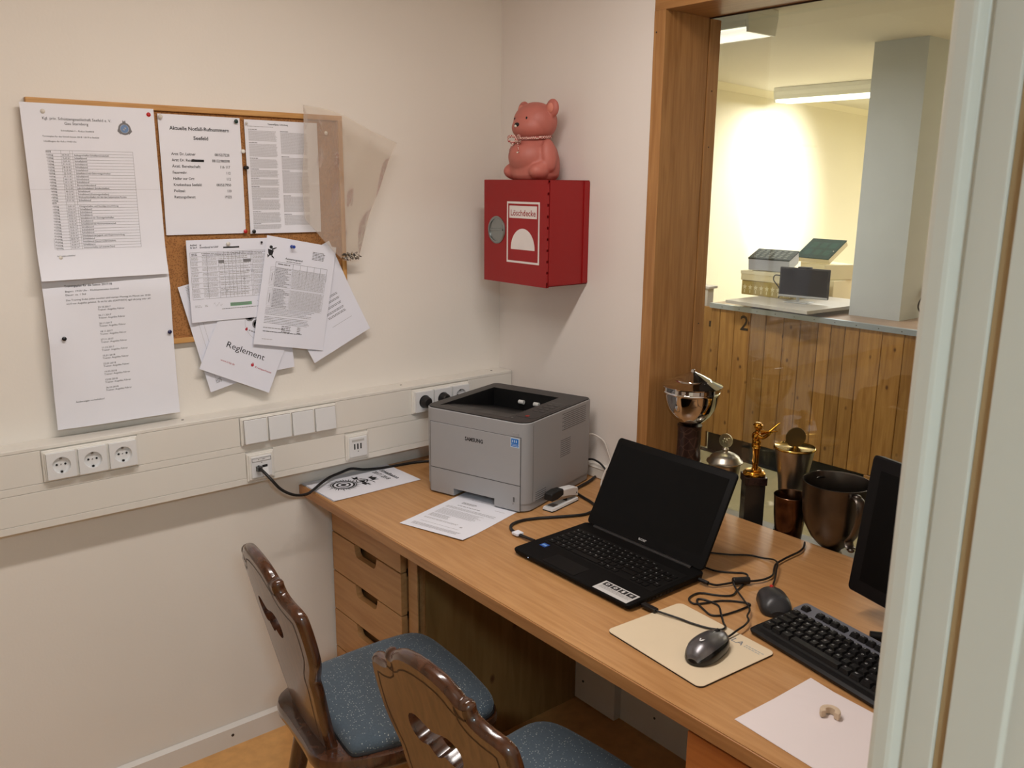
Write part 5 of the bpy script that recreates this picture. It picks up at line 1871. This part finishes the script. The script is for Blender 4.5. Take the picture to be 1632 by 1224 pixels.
o_ = rrect(0, 0.004, SWd, SHh, .010, 4)
m = MB()
m.loops([[lid(x, v, w) for x, v in rrect(i, .004, SWd - i, SHh - i, .010, 4)] for i, w in ((.002, -.0085), (0, -.006), (0, -.001), (.0012, 0))], 0)
lo_ = m.build('lid', M_LB, lp, smooth=35)
m = MB()
m.loops([[lid(x, v, w) for x, v in rrect(.017, .034, SWd - .017, SHh - .018, .001, 1)] for w in (-.002, .0004)], 0)
m.build('screen', M_LS, lo_)
m = MB()
m.text('acer', SWd / 2, .0135, .0075, 0, .0006, w=.026, bold=.03, align='c', mp=lambda x, y, z: lid(x, y, z))
m.build('logo', mat('logo_silver', (160, 160, 160), .4), lo_)
m = MB().cyl((lx0 + .03, hinge_y, .0195), (LW - lx0 - .03, hinge_y, .0195), .0062, 16)
m.build('hinge', mat('hinge_black', (26, 26, 27), .4), lp, smooth=40)
m = MB()
for k in range(8):
    m.box((LW - .001, .05 + k * .012, .007), (LW + .0002, .057 + k * .012, .0125))
m.build('side_port', M_HOLE, lp)

# ---------------------------------------------------------------- mouse pad, mice, cables
mpd = thing('mouse_pad', 'cream mouse pad with black underside right of the laptop', 'mouse pad', (-.673, -1.1935, DZ), radians(-94.0))
mo = rrect(0, 0, .2515, .2105, .013, 6)
MB().prism(mo, .0006, .0030).build('rubber_base', M_DARK, mpd)
m = MB().loops([[(x, y, .0030) for x, y in mo], [(x, y, .0040) for x, y in mo]], 0)
mp_ = lambda x, y, z: (x, y, .0042 + z)
m.text('ILA', .1620, .176, .0150, 1, 0, w=.034, mp=mp_)
for j in range(2):
    u = .200
    while u < .238:
        l = random.uniform(.003, .007)
        m.add([mp_(u, .184 - j * .006, 0), mp_(u + l, .184 - j * .006, 0), mp_(u + l, .187 - j * .006, 0), mp_(u, .187 - j * .006, 0)], [(0, 1, 2, 3)], 2)
        u += l + .0015
m.build('surface', [mat('pad_cream', (226, 208, 178), .6, var=.03), mat('pad_print', (120, 124, 134), .6), mat('pad_print_pale', (176, 176, 170), .6)], mpd)


def mouse_shell(L, W, H, box=2.6):
    """stations along x (0 rear .. L front): half width and height"""
    st = []
    for i in range(23):
        t = .5 - .5 * cos(pi * (i + .12) / 22.24)
        w = W / 2 * (1 - abs(2 * t - 1) ** box) ** .5 * (1.0 - .12 * t)
        q = (t - .40) / (.40 if t < .40 else .60)
        h = H * (1 - abs(q) ** 2.4 * (1.0 if q < 0 else .62)) ** .6
        st.append((t * L, max(w, .0008), max(h, .0012)))
    return st


def mouse(name, label, loc, rz, L, W, H, mt, mb_, logo=False, red=False, box=2.6):
    t = thing(name, label, 'computer mouse', loc, rz)
    st = mouse_shell(L, W, H, box)
    b = MB()
    ls = []
    for x, w, h in st:
        ls.append([(x, w * cos(a) * (1 if sin(a) > -.01 else .9), .0015 + h * (.10 + .885 * max(0, sin(a)) ** .75)) for a in [pi * k / 12 for k in range(13)]] + [(x, -w * .9, .0012), (x, w * .9, .0012)])
    b.loops(ls, 0, True, True)
    b.build('body', mb_, t, smooth=60)
    s = MB()
    ls = []
    for i, (x, w, h) in enumerate(st):
        if i < 3 or i > 20:
            continue
        k_ = 1.0
        ls.append([(x, w * 1.005 * cos(a), .0025 + h * (.10 + .90 * sin(a) ** .75)) for a in [pi * (.17 + .66 * k / 16) for k in range(17)]])
    s.loops(ls, 0, False, False, closed=False)
    n_ = len(ls[0])
    e0, e1 = ls[0], ls[-1]
    for e, d in ((e0, -.0030), (e1, .0030)):
        mid = [((p[0] + d), p[1] * .80, p[2] - .0045) for p in e]
        s.loops([e, mid] if d > 0 else [mid, e], 0, False, False, closed=False)
        s.add(mid, [tuple(range(n_)) if d > 0 else tuple(range(n_ - 1, -1, -1))])
    so = s.build('top_shell', mt, t, smooth=50)
    zt = lambda xx: .0035 + [h for x, w, h in st if x <= xx][-1]
    wh = MB()
    wx = L * .77
    wh.T = Matrix.Translation((wx, 0, zt(wx) - .004)) @ Matrix.Rotation(pi / 2, 4, 'X')
    wh.lathe([(0, -.0032), (.006, -.0032), (.0075, -.0015), (.0075, .0015), (.006, .0032), (0, .0032)], 20)
    wh.build('scroll_wheel', mat('wheel_red', (190, 30, 26), .4) if red else M_DARK, t, smooth=40)
    sl = MB().tube([(L * .60, 0, zt(L * .60) + .0004), (L * .72, 0, zt(L * .72) + .0004), (L * .9, 0, zt(L * .9) - .0010)], .0006, 6)
    sl.build('button_gap', M_DARK, t)
    if logo:
        lg = MB()
        for pts in ([(0, .004), (.0025, .004), (.0035, -.002), (.0045, .003), (.010, .0035), (.0075, -.0005), (.006, -.004), (.003, -.004)],):
            lg.add([(L * .27 + py * .0 + (px - .005) * .2 + py, -(px - .005), 0) for px, py in pts], [tuple(range(len(pts)))])
        # drop the mark onto the shell
        lg.v = [(x, y, zt(x) - .25 * y * y / .02 + .0022) for x, y, z in lg.v]
        lg.build('logo', mat('logo_white', (236, 236, 236), .5), t)
    return t


mouse('computer_mouse', 'silver and black mouse on the cream mouse pad', (-.645, -1.388, DZ + .0042), radians(9), .122, .068, .036, mat('mouse_silver', (112, 110, 112), .28, .7, var=.05, scale=30), mat('mouse_black', (14, 14, 14), .22), logo=True)
mouse('computer_mouse', 'dark grey mouse with a red wheel behind the desktop keyboard', (-.3520, -1.3790, DZ), radians(47), .100, .070, .037, mat('mouse_grey', (52, 52, 55), .34, var=.04, spec=.4), mat('mouse_grey_base', (40, 40, 42), .4), red=True, box=5.0)


def cable(pts, r, label, z=None, lift=0.0):
    return tag(MB().tube([(p[0], p[1], (p[2] if len(p) > 2 else DZ + r + .0008 + lift)) for p in pts], r, 7, 0, 6).build('cable', M_CABLE, smooth=60), label, 'cable')


up_ = thing('usb_plug', 'black plug in the right front corner of the laptop', 'plug', (-.541, -1.1690, DZ + .008), 0)
MB().rbox((-.006, -.040, -.0035), (.008, -.0005, .005), .002).build('shell', M_CABLE, up_)
cable([(-.540, -1.209, DZ + .009), (-.534, -1.235, DZ + .009), (-.526, -1.262, DZ + .008), (-.522, -1.285, DZ + .0075), (-.512, -1.318, DZ + .0075), (-.497, -1.340, DZ + .0075), (-.480, -1.340, DZ + .0075), (-.462, -1.322), (-.432, -1.292), (-.409, -1.268),
       (-.408, -1.240), (-.418, -1.221), (-.434, -1.232), (-.446, -1.256), (-.455, -1.283), (-.440, -1.298), (-.412, -1.305), (-.375, -1.309), (-.350, -1.306), (-.362, -1.280), (-.388, -1.256), (-.42, -1.243), (-.442, -1.230), (-.438, -1.212), (-.420, -1.203), (-.392, -1.206), (-.368, -1.240), (-.345, -1.256), (-.315, -1.248), (-.270, -1.236), (-.236, -1.218), (-.232, -1.203), (-.245, -1.190), (-.262, -1.172), (-.275, -1.150), (-.278, -1.10), (-.275, -1.03)],
      .0022, 'thin black cable running from the laptop plug across the mouse pad in tangled loops')
cable([(-.524, -1.371, DZ + .016), (-.510, -1.370, DZ + .0095), (-.480, -1.369), (-.452, -1.366), (-.428, -1.358), (-.414, -1.345), (-.385, -1.330), (-.366, -1.305), (-.350, -1.282), (-.336, -1.262), (-.318, -1.240), (-.303, -1.226)], .0021, 'black cable of the silver mouse passing the left corner of the keyboard', lift=.010)
pw = thing('power_plug', 'black plug on the right rear side of the laptop', 'plug', (-.352, -1.1692, DZ + .010))
MB().cyl((0, -.0005, 0), (0, -.026, 0), .0048, 12).build('shell', M_CABLE, pw, smooth=40)
cable([(-.352, -1.195, DZ + .010), (-.338, -1.206, DZ + .006), (-.318, -1.215, DZ + .006), (-.296, -1.226, DZ + .008), (-.282, -1.234, DZ + .009), (-.262, -1.246, DZ + .008), (-.235, -1.257), (-.208, -1.259), (-.188, -1.254), (-.165, -1.240), (-.138, -1.227), (-.098, -1.222), (-.060, -1.221), (-.030, -1.220), (.0, -1.212), (.030, -1.196)],
      .0026, 'black power lead with a thick filter block running from the laptop to the window', lift=.004)
fb_ = MB().cyl((-.300, -1.2235, DZ + .0105), (-.266, -1.2435, DZ + .0105), .0085, 16)
tag(fb_.build('ferrite_block', M_CABLE, bevel=.0015), 'thick black cylinder on the power lead behind the cable loops', 'filter')
cable([(-.240, -1.03), (-.205, -1.075), (-.172, -1.118), (-.137, -1.150), (-.125, -1.180), (-.126, -1.212, DZ + .010), (-.150, -1.238, DZ + .0165), (-.180, -1.256, DZ + .0165), (-.215, -1.276, DZ + .010), (-.246, -1.289), (-.268, -1.297, DZ + .006), (-.292, -1.306, DZ + .012)], .0022, 'black cable from behind the laptop to the dark mouse with the red wheel')

# ---------------------------------------------------------------- desktop keyboard
kbd = thing('keyboard', 'black desktop keyboard with a silver rear strip, cut by the door frame', 'keyboard', (-.452, -1.3745, DZ), radians(-100.2))
KW, KD = .455, .163


def kz(y):
    return .0135 + .013 * y / KD


ko = rrect(0, 0, KW, KD, .010, 4)
b = MB()
b.loops([[(x, y, .001) for x, y in rrect(.004, .004, KW - .004, KD - .004, .008, 4)], [(x, y, .007) for x, y in ko], [(x, y, kz(y) - .004) for x, y in ko], [(x, y, kz(y)) for x, y in rrect(.004, .005, KW - .004, KD - .003, .008, 4)]], 0)
b.build('body', mat('keyboard_black', (19, 18, 19), .45, spec=.3), kbd, smooth=35)
rp_ = MB()
q = rrect(.0, .121, KW, KD + .0004, .007, 4)
rp_.loops([[(x, y, kz(y) - .003) for x, y in q], [(x, y, kz(y) + .0012) for x, y in q]], 0)
rp_.build('rear_strip', mat('keyboard_silver', (128, 130, 140), .38, .4, var=.02), kbd, bevel=.0008)
MB().add([(.010, .018, kz(.018) + .0003), (KW - .010, .018, kz(.018) + .0003), (KW - .010, .119, kz(.119) + .0003), (.010, .119, kz(.119) + .0003)], [(0, 1, 2, 3)]).build('key_well', M_DARK, kbd)
M_KK = mat('keycap_black', (22, 21, 22), .45, var=.02, spec=.35)
U = .0190
krows = [(.110, ['^'] + list('1234567890') + ['ß', '´', '<-'], [1] * 13 + [2]), (.091, ['->'] + list('QWERTZUIOP') + ['Ü', '+', 'En'], [1.5] + [1] * 12 + [1.5]), (.072, ['v'] + list('ASDFGHJKL') + ['Ö', 'Ä', '#', 'En'], [1.75] + [1] * 12 + [1.25]),
         (.053, ['^^', '<'] + list('YXCVBNM') + [',', '.', '-', '^ '], [1.25] + [1] * 11 + [2.75]), (.034, ['Strg', 'W', 'Alt', ' ', 'Gr', 'W', 'M', 'Strg'], [1.25, 1.25, 1.25, 6.25, 1.25, 1.25, 1.25, 1.25])]
rows5 = krows
for yc, labs, ws in rows5:
    x = .012
    for l, w in zip(labs, ws):
        key(kbd, l, x + w * U / 2, yc, kz(yc) + .0004, w * U - .0012, .0178, .0075, .0026, [M_KK, M_GL], .0040 if len(l) == 1 else .0026)
        x += w * U
xf = [0] + [2 + i for i in range(4)] + [6.5 + i for i in range(4)] + [11 + i for i in range(4)]
for i, xx in enumerate(xf):
    l = 'Esc' if i == 0 else 'F%d' % i
    key(kbd, l, .012 + (xx + .5) * U, .139, kz(.139) + .0014, U - .0014, .0160, .0075, .0026, [M_KK, M_GL], .0026)
for j, (yc, labs) in enumerate(((.110, ['E', 'P', 'B']), (.091, ['D', 'N', 'Z']), (.034, ['<', 'v ', '>']))):
    for i, l in enumerate(labs):
        key(kbd, l, .309 + i * U, yc, kz(yc) + .0004, U - .0012, .0178, .0075, .0026, [M_KK, M_GL], .0036)
key(kbd, '^', .309 + U, .053, kz(.053) + .0004, U - .0012, .0178, .0075, .0026, [M_KK, M_GL], .0036)
for j, (yc, labs) in enumerate(((.110, ['N', '/', '*', '-']), (.091, ['7', '8', '9', '+']), (.072, ['4', '5', '6']), (.053, ['1', '2', '3', 'En']))):
    for i, l in enumerate(labs):
        key(kbd, l, .374 + i * U, yc, kz(yc) + .0004, U - .0012, .0178, .0075, .0026, [M_KK, M_GL], .0036)

# ---------------------------------------------------------------- monitor
mn = thing('monitor', 'black computer monitor at the right end of the desk, cut by the door frame', 'monitor', (-.222, -1.4515, DZ), radians(-105))
MT = radians(7)


def mon(x, v, w):
    return (x, v * sin(MT) + w * cos(MT), .058 + v * cos(MT) - w * sin(MT))


MW, MH = .425, .292
m = MB()
m.loops([[mon(x, v, w) for x, v in rrect(i, i, MW - i, MH - i, .008, 4)] for i, w in ((.003, 0), (0, .004), (.002, .022), (.05, .042))], 0)
m.build('housing', mat('monitor_black', (13, 12, 14), .45, spec=.2), mn, smooth=35)
m = MB()
m.loops([[mon(x, v, w) for x, v in rrect(.028, .030, MW - .028, MH - .026, .001, 1)] for w in (.006, -.0006)], 0)
m.build('screen', mat('monitor_screen', (8, 8, 9), .35, spec=.12), mn)
m = MB().rbox((MW / 2 - .03, .045, .012), (MW / 2 + .03, .075, .20), .008)
m.build('stand_neck', MATS['monitor_black'], mn)
for s_ in (-1, 1):
    m = MB().tube([(MW / 2, .06, .013), (MW / 2 + s_ * .05, .02, .0125), (MW / 2 + s_ * .105, -.040, .011)], .010, 10, radii=[.012, .0115, .010])
    m.build('stand_foot', MATS['monitor_black'], mn, smooth=60)
m = MB().rbox((MW / 2 - .06, .05, .001), (MW / 2 + .06, .13, .014), .006)
m.build('stand_base', MATS['monitor_black'], mn)

# ---------------------------------------------------------------- blank sheet with a foam piece
S = Sheet(.210, .297, deskmap((-.7150, -1.5390), -5.0 - 90.0, .0003), 4, 4)
S = Sheet(.297, .210, deskmap((-.7160, -1.5385), -93.5, .0003, lambda u, v: .004 * max(0, (.04 - u) / .04) * max(0, v - .10) / .11), 6, 6)
tag(S.b.build('paper_sheet', [mat('paper_pinkish', (228, 218, 218), .75, var=.01)] + INKS), 'blank white sheet on the desk at the lower right', 'paper')
m = MB()
ls = []
for k in range(15):
    a = radians(-35 + 250 * k / 14)
    c, s_ = cos(a), sin(a)
    ls.append([(.0075 * c, .0075 * s_, 0), (.0165 * c, .0165 * s_, 0), (.0170 * c, .0170 * s_, .002), (.0170 * c, .0170 * s_, .011), (.0165 * c, .0165 * s_, .0125), (.0075 * c, .0075 * s_, .0125)])
m.loops(ls, 0)
tag(m.build('foam_ring', mat('foam_beige', (206, 184, 158), .8, var=.08, scale=90, bump=.3, bscale=300), loc=(-.583, -1.636, DZ + .0016), rot=(0, 0, radians(-60)), bevel=.0008), 'small beige C shaped foam piece on the blank sheet', 'foam piece')

# ================================================================= TROPHIES ON THE WINDOW SILL
SZ = ZB
M_SILV = mat('silver_satin', (196, 190, 176), .32, 1.0, var=.05, scale=40)
M_GOLDM = mat('gold_metal', (206, 150, 56), .16, 1.0, var=.08, scale=60)
M_BRONZE = mat('pewter_dark', (104, 98, 92), .34, 1.0, var=.10, scale=25)
M_MARB = mat('dark_marble', (42, 28, 26), .25, var=.5, scale=45)
M_GREENM = mat('green_marble', (34, 48, 44), .25, var=.35, scale=50)
M_GILT = mat('gilt_rim', (214, 178, 96), .2, 1.0)


def leather():
    m, nt, b = _new('veined_brown_marble')
    tc = nt.nodes.new('ShaderNodeTexCoord')
    vo = nt.nodes.new('ShaderNodeTexVoronoi')
    vo.feature = 'DISTANCE_TO_EDGE'
    vo.inputs['Scale'].default_value = 44
    nt.links.new(tc.outputs['Object'], vo.inputs['Vector'])
    rp = nt.nodes.new('ShaderNodeValToRGB')
    rp.color_ramp.elements[0].position, rp.color_ramp.elements[1].position = .0, .06
    rp.color_ramp.elements[0].color = lin((84, 62, 54))
    rp.color_ramp.elements[1].color = lin((46, 30, 26))
    nt.links.new(vo.outputs['Distance'], rp.inputs[0])
    nt.links.new(rp.outputs[0], b.inputs['Base Color'])
    b.inputs['Roughness'].default_value = .3
    return m


# chrome cup with lid
t = thing('trophy_cup', 'large chrome trophy with a domed lid on a dark veined column, beside the window frame', 'trophy', (.0415, -.8045, DZ), 0)
MB().lathe([(0, .0006), (.041, .0006), (.041, .016), (.037, .020), (.0355, .105), (.037, .122), (0, .122)], 40).build('plinth', mat('plinth_cream', (206, 196, 172), .3), t, smooth=35)
MB().lathe([(0, .1225), (.0335, .1225), (.0345, .126), (.0325, .170), (.033, .218), (.0345, .226), (0, .226)], 40).build('column', leather(), t, smooth=35)
MB().lathe([(0, .2262), (.020, .2265), (.026, .230), (.040, .240), (.056, .256), (.067, .276), (.0735, .298), (.0765, .316), (.0775, .320), (.0790, .322), (.0785, .325), (.0775, .326), (.0775, .336), (0, .336)], 56).build('bowl', M_CHROME, t, smooth=40)
MB().lathe([(0, .3364), (.078, .3364), (.0835, .3385), (.084, .3405), (.080, .3430), (.0560, .3530), (.0525, .3560), (.0515, .3575), (.0300, .3680), (.0120, .3755), (.006, .3780), (.0055, .3840), (.0035, .3860), (0, .3865)], 56).build('lid', M_CHROME, t, smooth=25)

# small silver lidded cup with medal
t = thing('trophy_cup', 'small silver lidded trophy with a round medal on top, behind the laptop screen', 'trophy', (.108, -.881, SZ), radians(-75))
MB().lathe([(0, .0005), (.030, .0005), (.030, .008), (.012, .016), (.008, .050), (.010, .080), (.026, .100), (.038, .130), (.043, .160), (.044, .176), (.046, .178), (0, .178)], 40).build('bowl', M_SILV, t, smooth=35)
MB().lathe([(0, .1785), (.046, .1785), (.0505, .181), (.050, .184), (.044, .188), (.040, .196), (.030, .203), (.018, .208), (.008, .2105), (.0075, .214), (.009, .218), (.007, .222), (.003, .224), (0, .224)], 40).build('lid', M_SILV, t, smooth=35)
m = MB()
m.T = Matrix.Translation((0, 0, .2425)) @ Matrix.Rotation(pi / 2, 4, 'X')
m.lathe([(0, -.0018), (.0165, -.0018), (.0195, -.0026), (.0200, 0), (.0195, .0026), (.0165, .0018), (0, .0018)], 36)
for k in range(7):
    m.ball((random.uniform(-.009, .009), random.uniform(-.009, .009), .0018), (random.uniform(.002, .005), random.uniform(.002, .005), .0016), 10, 6)
m.build('medal', mat('medal_silver', (190, 186, 150), .3, .9, var=.15, scale=120), t, smooth=40)

# golden marksman on a square column
t = thing('trophy_figure', 'golden marksman figure standing on a dark square column', 'trophy', (.110, -.979, SZ), radians(49))
MB().rbox((-.0265, -.0265, .0005), (.0265, .0265, .146), .001).build('column', mat('column_black', (40, 37, 34), .22, var=.05), t)
MB().rbox((-.030, -.030, .1465), (.030, .030, .168), .0012).build('cap', M_MARB, t)
g = MB()
g.lathe([(0, .1685), (.024, .1685), (.0255, .172), (.0245, .176), (.0215, .178), (.0205, .181), (0, .183)], 32)
for s_ in (-1, 1):
    g.ball((.005, .0075 * s_, .1845), (.011, .0050, .0042), 12, 8)
    g.tube([(.001, .0078 * s_, .183), (.0005, .0072 * s_, .205), (.001, .0068 * s_, .222), (.0, .0062 * s_, .248)], .006, 10, radii=[.0042, .0058, .0056, .0082])
g.ball((0, 0, .250), (.0105, .0130, .012), 16, 12)
g.ball((0, 0, .262), (.0100, .0118, .014), 16, 12)
g.ball((-.001, 0, .277), (.0102, .0150, .014), 18, 12)
g.tube([(0, 0, .288), (.001, 0, .296)], .0048, 10)
g.ball((.002, 0, .304), (.0090, .0080, .0098), 18, 12)
g.lathe([(0, .3115), (.0118, .3100), (.0112, .3115), (.0085, .3125), (.0078, .317), (0, .318)], 20, (.001, 0, -.0015))
for s_ in (-1, 1):
    g.tube([(-.001, .0145 * s_, .285), (.010, .0165 * s_, .2795), (.022, .010 * s_, .286), (.032, .002, .2905)], .0045, 10, radii=[.0054, .0048, .0040, .0034])
g.tube([(.004, .004, .2920), (.030, .000, .2925), (.044, -.001, .2935)], .0022, 8, radii=[.0036, .0026, .0018])
g.tube([(.028, .001, .293), (.038, .004, .304), (.050, .006, .316)], .002, 8, radii=[.0034, .0026, .0012])
o = g.build('figure', M_GOLDM, t, smooth=180, rot=(0, 0, radians(-94)))
o.scale = (1.22, 1.22, 1.0)
rm = o.modifiers.new('remesh', 'REMESH')
rm.mode, rm.voxel_size, rm.use_smooth_shade = 'VOXEL', .0009, True
sm_ = o.modifiers.new('smooth', 'SMOOTH')
sm_.factor, sm_.iterations = .5, 3

# tall silver goblet with a medal, on a cone and a green base
t = thing('trophy_cup', 'tall silver goblet with a gilt rim and a dark round medal, behind the brown beaker', 'trophy', (.159, -1.066, SZ), radians(28))
MB().rbox((-.036, -.036, .0005), (.036, .036, .034), .0015).build('base', M_GREENM, t)
MB().lathe([(0, .0343), (.030, .0343), (.031, .037), (.0285, .044), (.017, .078), (.0135, .094), (.020, .096), (0, .096)], 36).build('cone', M_SILV, t, smooth=35)
MB().lathe([(0, .0962), (.026, .0962), (.030, .099), (.030, .104), (.026, .106), (0, .106)], 36).build('ring', mat('ring_dark', (44, 38, 30), .3), t, smooth=35)
w_ = MB()
w_.lathe([(0, .1062), (.031, .1062), (.0315, .108), (.0375, .170), (.0465, .225), (.0515, .252), (.0530, .2555), (.0535, .2575), (.0525, .2595), (.0505, .2580), (.0465, .226), (.0460, .222), (.020, .226), (.0, .228)], 48)
w_.build('goblet', M_SILV, t, smooth=35)
MB().lathe([(.0525, .2540), (.0545, .2560), (.0542, .2595), (.0520, .2610), (.0508, .2595)], 48).build('rim', M_GILT, t, smooth=60)
MB().lathe([(0, .2265), (.040, .2265), (.036, .234), (.022, .243), (.008, .247), (.0045, .249), (.0045, .262), (0, .262)], 40).build('lid', M_GILT, t, smooth=35)
m = MB()
m.T = Matrix.Translation((0, 0, .286)) @ Matrix.Rotation(radians(-66), 4, 'Z') @ Matrix.Rotation(pi / 2, 4, 'X')
m.lathe([(0, -.0016), (.0265, -.0016), (.0275, 0), (.0265, .0016), (0, .0016)], 40)
m.build('medal', mat('medal_bronze', (96, 80, 46), .45, .7, var=.04), t, smooth=40)

# brown engraved beaker
t = thing('beaker', 'tapered brown metal beaker at the window edge of the desk', 'beaker', (.0915, -1.109, SZ), .4)
MB().lathe([(0, .0005), (.029, .0005), (.031, .004), (.033, .030), (.0405, .100), (.0430, .145), (.0438, .1500), (.0442, .1515), (.0434, .1525), (.0422, .1505), (.0390, .100), (.030, .012), (0, .010)], 48).build('cup', mat('beaker_brown', (92, 68, 52), .26, 1.0, var=.55, scale=28), t, smooth=40)

# large two handled pewter cup
t = thing('trophy_cup', 'large dark pewter loving cup with two handles beside the monitor', 'trophy', (.0935, -1.2330, SZ), radians(0))
MB().lathe([(0, .0005), (.044, .0005), (.045, .004), (.040, .009), (.028, .014), (.0245, .020), (.0255, .028), (.027, .034), (.0255, .038), (.0225, .041), (.0235, .047), (.034, .056), (.054, .078), (.070, .108), (.0775, .138), (.0800, .175), (.0815, .214), (.0835, .2205), (.0835, .2230), (.0815, .2235), (.0800, .2200), (.0780, .176), (.0755, .140), (.068, .110), (.052, .081), (.030, .060), (0, .054)], 56).build('bowl', M_BRONZE, t, smooth=40)
for a in (radians(-120), radians(60)):
    h = MB()
    ca, sa = cos(a), sin(a)
    prof = [(.0785, .205), (.092, .212), (.107, .206), (.113, .185), (.110, .155), (.098, .125), (.085, .106), (.0745, .095), (.080, .084), (.088, .080)]
    ls = []
    P = [Vector((r * ca, r * sa, z)) for r, z in prof]
    side = Vector((-sa, ca, 0))
    Q = []
    for i in range(len(P) - 1):
        for k in range(4):
            u = k / 4
            p0, p1, p2, p3 = P[max(i - 1, 0)], P[i], P[i + 1], P[min(i + 2, len(P) - 1)]
            Q.append(0.5 * ((2 * p1) + (-p0 + p2) * u + (2 * p0 - 5 * p1 + 4 * p2 - p3) * u * u + (-p0 + 3 * p1 - 3 * p2 + p3) * u ** 3))
    Q.append(P[-1])
    for i, p in enumerate(Q):
        d = (Q[min(i + 1, len(Q) - 1)] - Q[max(i - 1, 0)]).normalized()
        nn = d.cross(side)
        ls.append([tuple(p + side * (.0125 * cos(2 * pi * k / 12)) + nn * (.0042 * sin(2 * pi * k / 12))) for k in range(12)])
    h.loops(ls, 0)
    h.ball(tuple(P[-1] + Vector((0, 0, -.003))), (.009, .009, .006), 12, 8)
    h.ball(tuple(P[1] + Vector((0, 0, .003))), (.010, .010, .006), 12, 8)
    h.build('handle', M_BRONZE, t, smooth=50)
